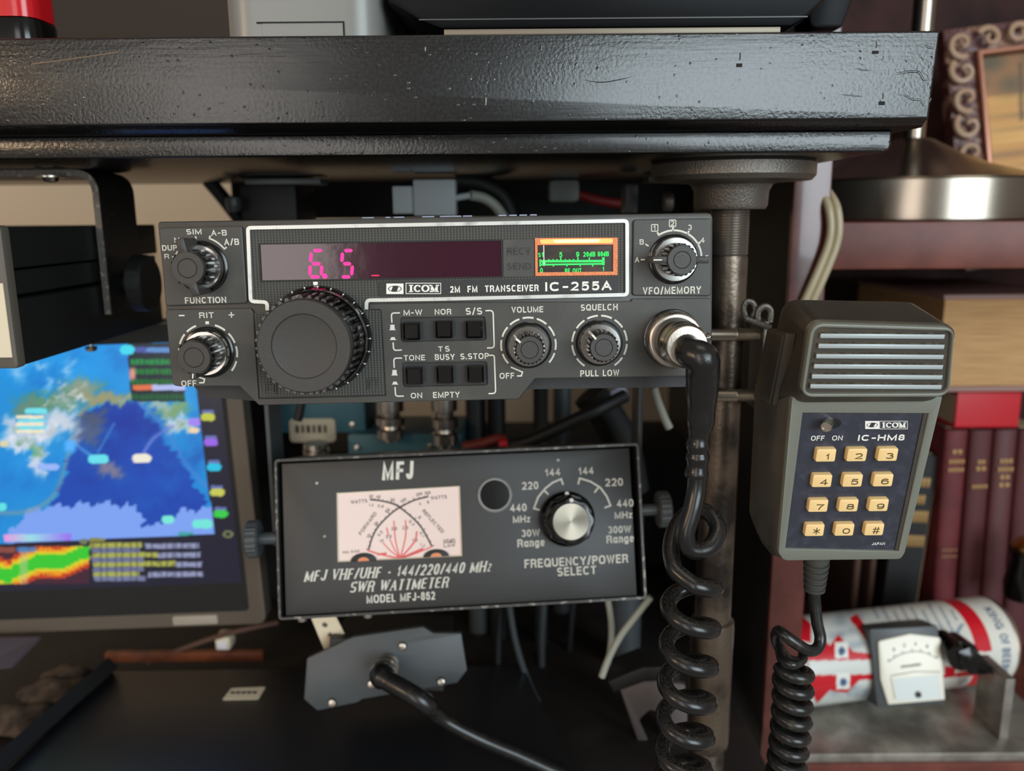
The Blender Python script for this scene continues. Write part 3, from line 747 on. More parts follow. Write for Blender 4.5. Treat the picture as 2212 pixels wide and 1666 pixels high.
# ------------------------------------------------------------------ two metre transceiver
RAD = Matrix(((0.99988, -0.01001, 0.01181, -0.02445), (0.01214, 0.03349, -0.99937, 0.28174), (0.00961, 0.99939, 0.03361, -7e-05), (0, 0, 0, 1)))
def r0(x, y, w=0): return uv(RAD, x, y, w)
def r1(x, y, w=0): return uv(RAD, 330 + .28028 * x, 440 + .28032 * y, w)
def r2(x, y, w=0): return uv(RAD, 930 + .33002 * x, 440 + .33 * y, w)
def r7(x, y, w=0): return uv(RAD, 840 + .13205 * x, 650 + .13205 * y, w)
def txt(b, s, zf, x0, y0, x1, y1, w=.0001, bold=.022, shear=0, rot=0, M=None, serif=False):
    a = zf((x0 + x1) / 2, (y0 + y1) / 2, w); l = zf(x0, (y0 + y1) / 2, w); r = zf(x1, (y0 + y1) / 2, w)
    u = zf((x0 + x1) / 2, y0, w); d = zf((x0 + x1) / 2, y1, w)
    b.text(s, a[0], a[1], hypot(l[0] - r[0], l[1] - r[1]), hypot(u[0] - d[0], u[1] - d[1]), w - .0003, w + .00004, bold, shear, rot, M, serif)
rad = thing('transceiver', 'two metre FM transceiver with large tuning knob and glowing red display under the shelf', 'radio transceiver', RAD)
outline = [r0(336, 479), r0(1542, 459), r0(1540, 813), r2(1650, 1137), r2(688, 1150), r2(580, 1286), r1(815, 1562), r1(665, 1414), r0(372, 837)]
b = MB(); b.prism(round_poly(outline, [.0012, .0022, .002, 0, .0008, .0012, .0012, .0008, .0022]), -.010, -.0010, bev=.0009); obj('front_panel', b, M_rad, rad)
# case behind
cs = [r0(350, 487), r0(1532, 468), r0(1530, 838), r0(1502, 846, -.0), r0(1130, 852), r0(1112, 868), r0(560, 880), r0(418, 868), r0(384, 832)]
b = MB(); b.prism(round_poly(cs, .0015), -.195, -.0098); obj('case', b, M_radcase, rad)
b = MB()
for k in range(9): b.box((-.07 + k * .0175, .0 - .0012, -.10), (.010, .0012, .12), .0003)
obj('top_vent', b, M_radcase, rad)
# plates
def plate(pts, w0=-.0012, w1=0, r=.0012, bev=.0004, m=M_rad, name='panel_plate', holes=()):
    b = MB(); b.prism(round_poly(pts, r), w0, w1, holes=holes, bev=bev); return obj(name, b, m, rad, 12)
plate([r1(44, 186), r1(688, 170), r1(727, 770), r1(97, 790)])
plate([r2(1328, 103), r2(1842, 96), r2(1837, 606), r2(1322, 603)])
def circ(c, r, n=40): return [(c[0] + r * cos(2 * pi * k / n), c[1] + r * sin(2 * pi * k / n)) for k in range(n)]
row1 = round_poly([r7(190, 282), r7(1570, 262), r7(1592, 640), r7(205, 668)], .0008, 3)
row2 = round_poly([r7(220, 1022), r7(1600, 1000), r7(1615, 1378), r7(232, 1408)], .0008, 3)
low = [r1(97, 818), r1(752, 806), r1(775, 842), r1(815, 1503), r1(1795, 1480), r1(1757, 818), r1(1665, 818), r1(1670, 772), r1(2212, 762), r2(1312, 640), r2(1322, 622), r2(1838, 619), r2(1843, 1120), r2(1650, 1132), r2(684, 1146), r2(576, 1280), r1(818, 1555), r1(668, 1408), r1(152, 1408)]
plate(low, r=[.001, .0004, .0004, 0, 0, .0006, .0004, .0004, 0, .0006, .0006, .0012, .0015, 0, .0006, .001, .001, .0006, .002], bev=.0003, holes=[row1, row2])
# textured dial surround
b = MB(); b.prism([r1(745, 192), r2(1275, 118), r2(1276, 590), r1(1655, 745), r1(1640, 815), r1(1757, 822), r1(1793, 1478), r1(818, 1500), r1(772, 846), r1(880, 840), r1(880, 760), r1(765, 745)], -.0014, -.0006); obj('textured_panel', b, M_tex, rad)
b = MB()
for x, y, s in ((905, 1425, 42), (1698, 1393, 42)):
    for k in (1, .55): 
        b.ribbon([r1(x - s * k, y - s * k), r1(x + s * k, y - s * k), r1(x + s * k, y + s * k), r1(x - s * k, y + s * k)], .0003, -.0008, -.0002, closed=True)
obj('square_emboss', b, M_rad, rad)
# silver trim
tr = [r1(884, 822), r1(884, 760), r1(757, 752), r1(735, 187), r2(1286, 113), r2(1287, 596), r1(2212, 735), r1(1648, 744), r1(1648, 815)]
pth = round_poly(tr, [0, .0012, .0012, .0010, .0012, .0012, 0, .0014, 0])
b = MB(); b.ribbon(pth, .0012, -.0012, .00045); obj('silver_trim', b, M_silver, rad)
# display
dw = [r1(820, 312), r2(466, 238), r2(470, 480), r1(835, 597)]
b = MB(); b.prism(dw, -.0012, -.0004); obj('display_window', b, M_red_glass, rad)
b = MB(); b.ribbon(dw, .0004, -.0012, .0001, closed=True); obj('window_edge', b, M_black, rad)
b = MB(); b.prism([r2(474, 236), r2(678, 232), r2(680, 478), r2(476, 480)], -.0012, -.0002); obj('indicator_panel', b, M_rad, rad)
b = MB(); txt(b, 'RECV', r2, 500, 286, 655, 335, -.0001); txt(b, 'SEND', r2, 500, 388, 658, 432, -.0001); obj('indicator_lettering', b, M_radcase, rad)
def digit(x0, y0, x1, y1, segs, sl, th=25, dot=False):
    """seven slanted bars, in the coordinates of the close view"""
    o = MB(); ym = (y0 + y1) / 2; W_ = x1 - x0 - sl
    def q(u, v): return r1(x0 + u * W_ + sl * (1 - v), y0 + v * (y1 - y0), 0)
    S = {'a': ((.12, 0), (.95, 0)), 'd': ((.05, 1), (.9, 1)), 'g': ((.1, .5), (.9, .5)), 'f': ((0, .06), (0, .45)), 'e': ((0, .55), (0, .95)), 'b': ((1, .06), (1, .45)), 'c': ((1, .55), (1, .95))}
    for s in segs:
        p, r = S[s]; p, r = q(*p), q(*r)
        d = (Vector(r) - Vector(p)); n = d.normalized(); h = th * .28028 * .000155 / 2
        m = Vector((-n.y, n.x)) * h; P0, P1 = Vector(p), Vector(r)
        o.prism([tuple(P0), tuple(P0 + n * h + m), tuple(P1 - n * h + m), tuple(P1), tuple(P1 - n * h - m), tuple(P0 + n * h - m)], -.0005, -.0003)
    if dot: 
        c = r1(1325, 560); o.prism(circ(c, .00085, 16), -.0005, -.0003)
    return o
obj('display_digit', digit(1207, 362, 1310, 565, 'afgecd', 14, dot=True), M_digit, rad)
obj('display_digit', digit(1448, 362, 1545, 565, 'afgcd', 14), M_digit, rad)
b = MB(); b.prism([r1(1685, 549), r1(1745, 549), r1(1745, 560), r1(1685, 560)], -.0005, -.0003); obj('display_dash', b, M_dim, rad)
# name strip and lettering on it
b = MB(); b.prism([r1(1742, 602), r2(1230, 484), r2(1230, 580), r1(1742, 712)], -.0012, -.0002); obj('name_strip', b, M_radcase, rad)
def logo(b, zf, x0, y0, x1, y1, w):
    """white block holding a dark ellipse with a white centre cut by a slanted bar"""
    q = [zf(x0, y0), zf(x1, y0), zf(x1, y1), zf(x0, y1)]
    c = zf((x0 + x1) / 2, (y0 + y1) / 2); hw = hypot(q[1][0] - q[0][0], q[1][1] - q[0][1]) / 2; hh = hypot(q[3][0] - q[0][0], q[3][1] - q[0][1]) / 2
    el = lambda k, j: [(c[0] + hw * k * cos(2 * pi * i / 36), c[1] + hh * j * sin(2 * pi * i / 36)) for i in range(36)]
    b.prism(q, w - .0003, w, holes=[el(.80, .60)])
    e = [(cos(2 * pi * i / 36), sin(2 * pi * i / 36)) for i in range(37)]
    for s in (-1, 1):
        pts = [(c[0] + hw * .68 * x, c[1] + hh * .50 * y) for x, y in e[:-1] if s * (x - .35 * y * .5) > .38]
        ang = sorted(pts, key=lambda p: atan2(p[1] - c[1], (p[0] - c[0]) * s))
        b.prism(ang, w - .0003, w)
def serif_icom(b, zf, x0, y0, x1, y1, w, bw):
    bx = [zf(x0, y0), zf(x1, y0), zf(x1, y1), zf(x0, y1)]
    b.ribbon(bx, bw, w - .0003, w, closed=True)
    ax, ay = x1 - x0, y1 - y0; sc = hypot(bx[1][0] - bx[0][0], bx[1][1] - bx[0][1]) / ax
    def q(u, v): return zf(x0 + ax * u, y0 + ay * v)
    def stroke(pts, t): b.ribbon([q(*p) for p in pts], t * ax * sc, w - .0003, w)
    t0, t1, h0, h1 = .062, .028, .20, .80
    stroke([(.145, h0), (.145, h1)], t0)
    for v in (h0, h1): stroke([(.085, v), (.205, v)], t1)
    def ell(cx, rx, a0, a1):
        n = 20; vs = []
        for k in range(n + 1):
            a = radians(a0 + (a1 - a0) * k / n); tk = t1 + (t0 - t1) * abs(cos(a)); vs.append((cx + rx * cos(a), .5 - .29 * sin(a), tk))
        for i in range(n): stroke([vs[i][:2], vs[i + 1][:2]], (vs[i][2] + vs[i + 1][2]) / 2)
    ell(.335, .085, 45, 318); stroke([(.405, .2), (.405, .38)], t1); 
    ell(.56, .092, 0, 360)
    stroke([(.725, h0), (.725, h1)], t1); stroke([(.72, h0), (.81, h1)], t0); stroke([(.81, h1), (.885, h0)], t1); stroke([(.885, h0), (.885, h1)], t0)
    for u, v, k in ((.705, h0, .05), (.725, h1, .045), (.905, h0, .05), (.89, h1, .055)): stroke([(u - k, v), (u + k, v)], t1)
b = MB()
logo(b, r1, 1800, 616, 1932, 697, 0); 
serif_icom(b, lambda x, y, w=0: r0(x, y, 0), 877, 612, 952, 634.5, 0, .00022)
txt(b, '2M  FM  TRANSCEIVER', r2, 128, 535, 708, 578, -.0001, .03)
txt(b, 'IC-255A', r2, 750, 511, 1185, 570, -.0001, .045)
obj('name_lettering', b, M_white, rad)
# meter
b = MB(); b.prism([r2(683, 226), r2(1225, 222), r2(1224, 468), r2(686, 474)], -.0012, .0003, holes=[[r2(700, 272), r2(1195, 268), r2(1195, 445), r2(702, 450)]]); mt = obj('meter', b, M_orange, rad)
b = MB(); b.prism([r2(688, 230), r2(1220, 226), r2(1222, 466), r2(690, 471)], -.0016, -.0005); obj('meter_face', b, M_mface, mt)
b = MB(); b.prism(round_poly([r2(715, 234), r2(1195, 229), r2(1190, 258), r2(720, 263)], .0006), .0, .0005); gb = obj('bulb_glow', b, mat('meter_glow', (255, 170, 90), .4, emit=((255, 160, 80), .8)), mt)
b = MB(); b.prism(round_poly([r2(800, 236), r2(1110, 232), r2(1100, 254), r2(812, 257)], .0008), .0003, .0008, bev=.0002); obj('meter_bulb', b, M_lamp, gb)
b = MB()
for s, x0, y0, x1, y1 in (('S', 705, 322, 721, 350), ('1', 728, 318, 738, 348), ('5', 842, 318, 862, 350), ('9', 953, 316, 973, 348), ('20dB', 1000, 316, 1078, 347), ('60dB', 1095, 314, 1167, 345), ('0', 717, 422, 735, 452), ('RF OUT', 880, 424, 988, 454), ('1', 1127, 412, 1137, 440)):
    txt(b, s, r2, x0, y0, x1, y1, -.0003, .02)
for (xa, ya, xb, yb, t_) in ((718, 378, 1138, 376, 14), (718, 400, 1138, 394, 10), (718, 365, 718, 412, 8), (1132, 352, 1132, 402, 16), (742, 378, 742, 402, 22)):
    p, q = r2(xa, ya), r2(xb, yb); b.ribbon([p, q], t_ * .33 * .000155, -.0007, -.0003)
for i, x in enumerate((775, 803, 828, 853, 883, 910, 936, 965, 1040)):
    p, q = r2(x, 352 if i in (3, 7, 8) else 364), r2(x, 378); b.ribbon([p, q], 7 * .33 * .000155, -.0007, -.0003)
for x in (805, 893, 980, 1062):
    p, q = r2(x, 398), r2(x, 412); b.ribbon([p, q], 7 * .33 * .000155, -.0007, -.0003)
obj('meter_scale', b, M_green, mt)
b = MB(); b.ribbon([r2(741, 272), r2(743, 408)], .0003, -.0003, -.0001); obj('meter_needle', b, M_white, mt)

# printed lettering and lines of the panel
LB = {r1: MB(), r2: MB(), r7: MB(), 'm': MB(), 'f': MB()}
for s, z, x0, y0, x1, y1 in (
    ('SIM', r1, 258, 196, 375, 237), ('A-B', r1, 450, 203, 570, 247), ('A/B', r1, 550, 268, 665, 322), ('N', r1, 167, 262, 205, 300), ('DUP', r1, 72, 320, 187, 362), ('R', r1, 90, 388, 126, 424),
    ('FUNCTION', r1, 248, 720, 566, 768), ('RIT', r1, 358, 838, 470, 882), ('OFF', r1, 220, 1363, 336, 1408), ('+', r1, 584, 836, 628, 880),
    ('VFO/MEMORY', r2, 1390, 542, 1770, 594), ('1', r2, 1459, 142, 1474, 174), ('2', r2, 1572, 112, 1595, 146), ('3', r2, 1684, 138, 1710, 172), ('4', r2, 1766, 222, 1794, 256), ('5', r2, 1796, 338, 1818, 372), ('B', r2, 1368, 234, 1396, 268), ('A', r2, 1338, 350, 1366, 384),
    ('VOLUME', r2, 530, 674, 738, 713), ('SQUELCH', r2, 983, 658, 1225, 700), ('PULL LOW', r2, 980, 1089, 1235, 1130), ('OFF', r2, 452, 1108, 548, 1146),
    ('M-W', r7, 240, 145, 545, 238), ('NOR', r7, 750, 133, 1022, 226), ('S/S', r7, 1255, 108, 1525, 230), ('T', r7, 808, 745, 880, 830), ('S', r7, 918, 740, 994, 832),
    ('TONE', r7, 245, 886, 592, 975), ('BUSY', r7, 752, 872, 1076, 966), ('S.STOP', r7, 1168, 858, 1636, 955), ('ON', r7, 358, 1505, 545, 1595), ('EMPTY', r7, 722, 1490, 1158, 1585)):
    txt(LB['m' if z is r2 and y0 < 600 else 'f' if z is r1 and y0 < 800 else z], s, z, x0, y0, x1, y1)
LWm = 22 * .13205 * .000155
def line(zf, pts, r=.001, w=LWm):
    LB['m' if zf is r2 and pts[0][1] < 600 else 'f' if zf is r1 and pts[0][1] < 800 else zf].ribbon(round_poly([zf(*p) for p in pts], [0] + [r] * (len(pts) - 2) + [0]) if len(pts) > 2 else [zf(*p) for p in pts], w, -.0002, .0001)
line(r1, [(202, 863), (245, 862)]); line(r7, [(365, 193), (365.1, 193)])
line(r7, [(182, 197), (40, 200), (50, 358)]); line(r7, [(70, 680), (78, 812), (212, 804)])
line(r7, [(1580, 162), (1705, 155), (1725, 770), (1605, 770)], .0014)
line(r7, [(218, 936), (80, 938), (88, 1098)]); line(r7, [(102, 1410), (110, 1562), (245, 1558)])
line(r7, [(1640, 893), (1725, 888), (1748, 1515), (1630, 1518)], .0014)
for (x, y) in ((60, 435), (95, 1175)):
    LB[r7].prism([r7(x - 35, y - 45), r7(x + 30, y - 45), r7(x + 38, y + 30), r7(x + 58, y + 46), r7(x - 58, y + 46), r7(x - 40, y + 30)], -.0002, .0001)
for (x, y) in ((68, 622), (102, 1350)):
    LB[r7].prism([r7(x - 28, y - 28), r7(x + 25, y - 28), r7(x + 38, y + 4), r7(x + 58, y + 20), r7(x - 58, y + 20), r7(x - 40, y + 4)], -.0002, .0001)
line(r1, [(330, 252), (334, 276)]); line(r1, [(213, 290), (216, 322)]); line(r1, [(150, 412), (165, 410)]); line(r1, [(192, 366), (178, 392)])
c0 = r1(375, 490); k1 = .28028 * .0001536
LB['f'].arc(c0[0], c0[1], 232 * k1, .0005, 36, 70, -.0002, .0001)
for a in (36, 70): LB['f'].ribbon([(c0[0] + 228 * k1 * cos(radians(a)), c0[1] + 228 * k1 * sin(radians(a))), (c0[0] + 254 * k1 * cos(radians(a)), c0[1] + 254 * k1 * sin(radians(a)))], .0005, -.0002, .0001)
def ring(c, r, angs, half, w, zf=r2):
    for a in angs: LB[zf].arc(c[0], c[1], r, w, a - half, a + half, -.0002, .0001)
cR = r1(427, 1150); rR = 228 * k1
ring(cR, rR, (61, 30, 1, -29, 121, 150, 181), 11, .00062, r1)
q = r1(420, 918); LB[r1].prism(rect(q[0] - .0006, q[1] - .0005, q[0] + .0006, q[1] + .0005), -.0002, .0001)
line(r1, [(330, 1330), (400, 1352), (393, 1380), (358, 1381)], 0)
cV = r2(641, 925); rV = 184 * .33 * .0001536; cS = r2(1106, 912)
ring(cV, rV, (90, 60, 30, 0, -30, 120, 150, 180, 210), 11.5, .00062)
ring(cS, rV, (75, 45, 15, -15, -45, 105, 135, 165, 195, 225), 11.5, .00062)
line(r2, [(525, 1070), (602, 1103), (594, 1128), (566, 1128)], 0)
cF = r2(1590, 362); kF = .33 * .0001536
LB['m'].arc(cF[0], cF[1], 186 * kF, .0006, 2, 122, -.0002, .0001)
for a in (122, 92, 61, 31): LB['m'].ribbon([(cF[0] + 180 * kF * cos(radians(a)), cF[1] + 180 * kF * sin(radians(a))), (cF[0] + 206 * kF * cos(radians(a)), cF[1] + 206 * kF * sin(radians(a)))], .0006, -.0002, .0001)
line(r2, [(1406, 265), (1427, 278)]); line(r2, [(1376, 367), (1403, 367)])
for x, y in ((1467, 159), (1584, 129)):
    LB['m'].ribbon(round_poly([r2(x - 21, y - 22), r2(x + 21, y - 22), r2(x + 21, y + 22), r2(x - 21, y + 22)], .0003, 3), .00028, -.0002, .0001, closed=True)
q = r1(1254, 614); bI = MB(); bI.prism(round_poly([r1(1236, 602), r1(1272, 602), r1(1270, 628), r1(1238, 628)], .0002, 2), -.0004, .0001)
obj('dial_index', bI, M_white, rad)
for zf in (r1, r7, r2, 'm', 'f'): obj('panel_lettering', LB[zf], M_whited, rad)

# push buttons
for cx, cy in ((366, 505), (898, 475), (1396, 477), (410, 1238), (915, 1220), (1418, 1208)):
    u, v = r7(cx, cy, .003); h = .0028
    b = MB(); b.prism(rect(u - h, v - h - .0001, u + h, v + h + .0001), -.003, .0028, bev=.0007, seg=1); obj('push_button', b, M_gloss, rad)
for row in (row1, row2):
    b = MB(); b.prism(row, -.0016, -.0009); obj('button_recess', b, M_radcase, rad)

# knobs
def knob_base(c, rs, rc, w, name):
    k = obj(name, MB().lathe([(rs * .6, -.0005), (rs, -.0005), (rs, .0003), (rs * .97, .0005), (rs * .6, .0006)], T((c[0], c[1], 0)), 64), M_gloss, rad)
    return k
def skirt(c, r, z0, z1, par):
    b = MB(); b.lathe([(r, z0), (r, z0 + (z1 - z0) * .35), (r * .93, z1), (r * .6, z1 + .0001)], T((c[0], c[1], 0)), 64); obj('chrome_skirt', b, M_chrome, par)
def ribbed(c, r, z0, z1, n, par, m=M_gloss, amp=.05):
    b = MB(); b.lathe([(r * 1.04, z0), (r, z1 - .0006), (r * .96, z1), (r * .5, z1)], T((c[0], c[1], 0)), n * 6, rad=lambda a, i: 1 + (amp if (a * n / (2 * pi)) % 1 < .5 else -amp) * (1 if i < 2 else 0)); obj('grip', b, m, par)
def cap(c, r, z0, z1, par, ri=.55):
    b = MB(); b.lathe([(r, z0), (r, z1 - .0004), (r * .96, z1), (r * ri, z1), (r * (ri - .03), z1 - .00025), (r * (ri - .06), z1), (.0002, z1)], T((c[0], c[1], 0)), 56); obj('cap', b, M_knob, par)
kk = .0001536
# function selector
c = r1(380, 490); k = knob_base(c, 202 * .28 * kk, 0, 0, 'function_knob')
skirt(c, 180 * .28 * kk, .0005, .0035, k)
ribbed(c, 134 * .28 * kk, .001, .0118, 16, k); cap(c, 128 * .28 * kk * .96, .0116, .0132, k, .6)
def wing(c, ang, L0, L1, wd, z0, z1, par, mark=True):
    b = MB(); R_ = Matrix.Rotation(ang, 4, 'Z')
    M_ = T((c[0], c[1], 0)) @ R_
    b.prism(round_poly(rect(L0, -wd / 2, L1, wd / 2), .0003, 3), z0, z1, M=M_, bev=.0003); o = obj('pointer_bar', b, M_knob, par)
    if mark:
        b = MB(); b.box(((L0 + L1) / 2 + (L1 - L0) * .18, 0, z1), ((L1 - L0) * .55, .00035, .0003), M=M_); obj('pointer_line', b, M_white, par)
wing(c, radians(102), .0044, .0095, .0029, .002, .0131, k, False)
wing(c, radians(102 + 180), .0044, .0090, .0027, .002, .0131, k, False)
# incremental tuning
c = r1(430, 1145); k = knob_base(c, 203 * .28 * kk, 0, 0, 'incremental_tuning_knob')
skirt(c, 182 * .28 * kk, .0005, .0040, k)
ribbed(c, 134 * .28 * kk, .001, .0125, 18, k); cap(c, 130 * .28 * kk * .96, .0124, .0138, k, .62)
wing(c, radians(-98), .0042, .0070, .0020, .004, .0136, k)
# volume, squelch
for c, ang, nm in ((r2(640, 926), 140, 'volume_knob'), (r2(1103, 912), 132, 'squelch_knob')):
    k = knob_base(c, 157 * .33 * kk, 0, 0, nm)
    skirt(c, 141 * .33 * kk, .0005, .0045, k)
    ribbed(c, 96 * .33 * kk, .001, .0122, 22, k); cap(c, 94 * .33 * kk * .94, .0121, .0135, k, .66)
    wing(c, radians(ang), .0034, .0054, .0014, .004, .0126, k, False)
    ca_, sa_ = cos(radians(ang)), sin(radians(ang)); b = MB(); b.tube([(c[0] + .0038 * ca_, c[1] + .0038 * sa_, .0136), (c[0] + .0054 * ca_, c[1] + .0054 * sa_, .0130), (c[0] + .0061 * ca_, c[1] + .0061 * sa_, .0060)], .00036, 8); obj('pointer_line', b, M_white, k)
# memory selector
c = r2(1588, 364); k = knob_base(c, 165 * .33 * kk, 0, 0, 'memory_knob')
skirt(c, 150 * .33 * kk, .0005, .0045, k)
ribbed(c, 100 * .33 * kk, .001, .0128, 20, k); cap(c, 98 * .33 * kk * .95, .0126, .0142, k, .6)
wing(c, radians(179), .0044, .0093, .0022, .003, .0136, k)
wing(c, radians(-1), .0044, .0088, .0022, .003, .0136, k, False)
# main tuning dial
c = r0(689, 732); k1_ = .0001545
b = MB(); R3 = 116 * k1_
b.lathe([(R3 * .7, -.0012), (R3, -.0012), (R3, .0012), (R3 * .97, .0030), (R3 * .955, .0036), (R3 * .6, .0036)], T((c[0], c[1], 0)), 96); tk = obj('tuning_knob', b, M_gloss, rad)
b = MB(); b.lathe([(R3 * .955, .0036), (R3 * .952, .0044), (R3 * .925, .0050), (R3 * .90, .0046), (R3 * .9, .0030)], T((c[0], c[1], 0)), 160, rad=lambda a, i: 1 + .004 * (1 if int(a * 80 / pi) % 2 else -1) * (i == 1)); obj('chrome_ring', b, M_chrome, tk)
b = MB()
for i in range(25):
    a = 2 * pi * i / 25; b.box((R3 * .985, 0, .0021), (.0005, .00035, .0016), .0001, M=T((c[0], c[1], 0)) @ Matrix.Rotation(a, 4, 'Z'))
obj('dial_mark', b, M_white, tk)
Rc = .01485
b = MB(); n = 40
b.lathe([(Rc * 1.06, .003), (Rc * 1.04, .0195), (Rc * .9, .0195)], T((c[0], c[1], 0)), n * 6, rad=lambda a, i: 1 + (.03 if (a * n / (2 * pi)) % 1 < .5 else -.035) * (i < 2)); obj('grip_ring', b, M_gloss, tk)
b = MB(); b.lathe([(Rc * .99, .018), (Rc, .0188), (Rc, .0213), (Rc * .972, .022), (Rc * .695, .0218), (Rc * .675, .0213), (Rc * .65, .0212), (.0003, .0212)], T((c[0], c[1], 0)), 96); obj('knob_face', b, M_knob, tk)
# raised lettering of a card lying on the case top
xc0, xc1 = r0(722, 465, -.012)[0], r0(1166, 465, -.012)[0]
card = thing('paper_card', 'blue card with white lettering standing just above the top edge of the transceiver', 'card', RAD @ T(((xc0 + xc1) / 2, .0, -.012)))
b = MB(); b.box((0, -.0014, 0), (xc1 - xc0, .0030, .0006), .0001); obj('sheet', b, mat('blue_card', (70, 92, 160), .5), card)
b = MB()
for x, wd in ((795, 34), (838, 14), (862, 30), (925, 34), (962, 30), (985, 30), (1010, 26), (1085, 22), (1108, 22), (1130, 22), (1152, 20)):
    q = r0(x, 465, -.012)[0] - (xc0 + xc1) / 2
    b.box((q, .0002, .0003), (wd * .000155 * .8, .0010, .0005), .0003)
obj('card_lettering', b, mat('card_white', (150, 158, 182), .6), card)
# microphone socket
c = r2(1583, 882)
b = MB(); r = 197 * .33 * kk
b.lathe([(r * .5, -.0003), (r, -.0003), (r, .0004), (r * .96, .0006), (r * .5, .0006)], T((c[0], c[1], 0)), 64); sk = obj('microphone_socket', b, M_gloss, rad)
# ------------------------------------------------------------------ microphone plug with its coiled cord
PM = RAD @ T((c[0], c[1], 0))
pl = thing('microphone_plug', 'silver microphone plug in the transceiver socket with thick black coiled cord hanging below', 'plug and cord', PM)
r = 188 * .33 * kk
b = MB(); b.lathe([(r * .4, .0006), (r * .97, .0008), (r, .0016), (r, .0052), (r * .96, .0062), (r * .90, .0066), (r * .86, .0066), (r * .5, .0068)], seg=120, rad=lambda a, i: 1 + (.012 if int(a * 60 / pi) % 2 else -.012) * (i in (2, 3))); obj('lock_ring', b, M_satin, pl)
b = MB(); b.lathe([(r * .82, .006), (r * .80, .0085), (r * .70, .0088), (r * .69, .0135), (r * .5, .0135)], seg=64); obj('barrel', b, mat('blackened_barrel', (70, 66, 60), .4, metal=.8), pl)
b = MB(); b.lathe([(r * .60, .0130), (r * .74, .0138), (r * .78, .0152), (r * .76, .0166), (r * .68, .0176), (r * .68, .0190), (r * .74, .0196), (r * .74, .0222), (r * .66, .0232), (r * .3, .0234)], seg=64); obj('collar', b, M_satin, pl)
for a in (200, 330, 20):
    b = MB(); b.lathe([(.0004, 0), (.0013, 0), (.0013, .0012), (.0009, .0016), (.0002, .0016)], M=T((r * .72 * cos(radians(a)), r * .72 * sin(radians(a)), .0208)) @ axisM((0, 0, 0), (cos(radians(a)), sin(radians(a)), 0)), seg=16); obj('collar_screw', b, M_chrome, pl)
PMi = PM.inverted()
q0 = PM @ Vector((0, 0, .021))
Yc = .2605
sl = [q0, PM @ Vector((.0004, -.0016, .0255)), P(1516, 775, .2535), P(1518, 800, .2555), P(1516, 850, .258), P(1514, 905, .2592), P(1513, 928, .2597)]
b = MB(); b.tube([PMi @ Vector(p) for p in smooth_path(sl, 7)], lambda t_: (.0044 + .0009 * min(1, t_ * 3)) if t_ < .55 else .0053 - .0030 * (t_ - .55) + .00012 * sin(t_ * 31), 20); obj('heat_shrink_sleeve', b, M_tape, pl)
b = MB(); b.tube([PMi @ Vector(p) for p in smooth_path([P(1512, 915, .2595), P(1508, 960, .2598), P(1507, 990, .26), P(1504, 1030, .26)], 7)], lambda t_: .0036 + .0003 * sin(t_ * 22), 16); obj('inner_sleeve', b, M_tape, pl)
# cord: straight run, one loose curl, then the coil
ax0 = P(1494, 1235, Yc + .002); rt = .0028; rc = .0077
pts = [P(1507, 985, .26), P(1505, 1050, .26), P(1496, 1100, .2585), P(1482, 1150, .2575), P(1487, 1180, .2575), P(1505, 1190, .2580), P(1535, 1180, .2600), P(1550, 1145, .2640), P(1534, 1112, .2690), P(1505, 1102, .2725), P(1476, 1118, .2725), P(1456, 1150, .2690), P(1449, 1190, .2640), P(1455, 1225, .2590)]
spts = smooth_path(pts, 8)
def coil(pxy, Y, rads, pitch0, start_ang, nturn, sgn, zoff=0, grow=None):
    out = []
    p0 = P(pxy[0], pxy[1], Y)
    for k in range(int(nturn * 36)):
        t_ = k / 36; a = start_ang + sgn * 2 * pi * t_; ptc = pitch0(t_)
        out.append(Vector((p0.x + rads(t_) * cos(a), p0.y + rads(t_) * sin(a), p0.z - ptc)))
    return out
# the front of each turn runs left to right going down: start at the left, pass the front
cp = coil((1497, 1225), Yc, lambda t_: rc * min(1, .85 + t_ * .3), lambda t_: .0150 * t_ - .00022 * t_ * t_, pi, 8.2, 1)
cp = [Vector((p.x - .0011 * (i / 300), p.y, p.z)) for i, p in enumerate(cp)]
tail = smooth_path([spts[-1], (spts[-1] + cp[4]) / 2] + cp[8:], 2)[1:]
allp = spts + tail; ns = len(spts) / len(allp)
b = MB(); b.tube([PMi @ p for p in allp], lambda t_: .0032 - .0004 * min(1, t_ / ns), 14); obj('coiled_cord', b, M_cord_black, pl)

# ------------------------------------------------------------------ hand microphone
MIC = Matrix(((0.99992, 0.00294, 0.0122, 0.11558), (0.01252, -0.17843, -0.98387, 0.27172), (-0.00072, 0.98395, -0.17845, -0.09396), (0, 0, 0, 1)))
def m4(x, y, w=0): return uv(MIC, 1580 + .3722 * x, 620 + .3722 * y, w)
mic = thing('hand_microphone', 'grey and brown hand microphone with cream keypad hanging right of the pipe leg', 'microphone', MIC)
WP = -.0022; WSH = -.0012; WH = .0072; WB = -.027
F = [m4(352, 640, WSH), m4(272, 1545, WSH), m4(305, 1590, WSH), m4(985, 1582, WSH), m4(1008, 1542, WSH), m4(1226, 640, WSH)]
Fr = round_poly(F, [0, .003, .003, .003, .003, 0], 6)
cxF = lambda v: (F[0][0] + F[5][0]) / 2 + ((F[2][0] + F[3][0]) / 2 - (F[0][0] + F[5][0]) / 2) * (v - F[0][1]) / (F[2][1] - F[0][1])
def sym(p): return (2 * cxF(p[1]) - p[0], p[1])
Bl = [m4(150, 640, WB), m4(122, 1360, WB), m4(168, 1462, WB)]
B_ = Bl + [sym(Bl[2]), sym(Bl[1]), sym(Bl[0])]
Br = round_poly(B_, [0, .004, .004, .004, .004, 0], 6)
def ring3(pts, w): return [(p[0], p[1], w) for p in pts]
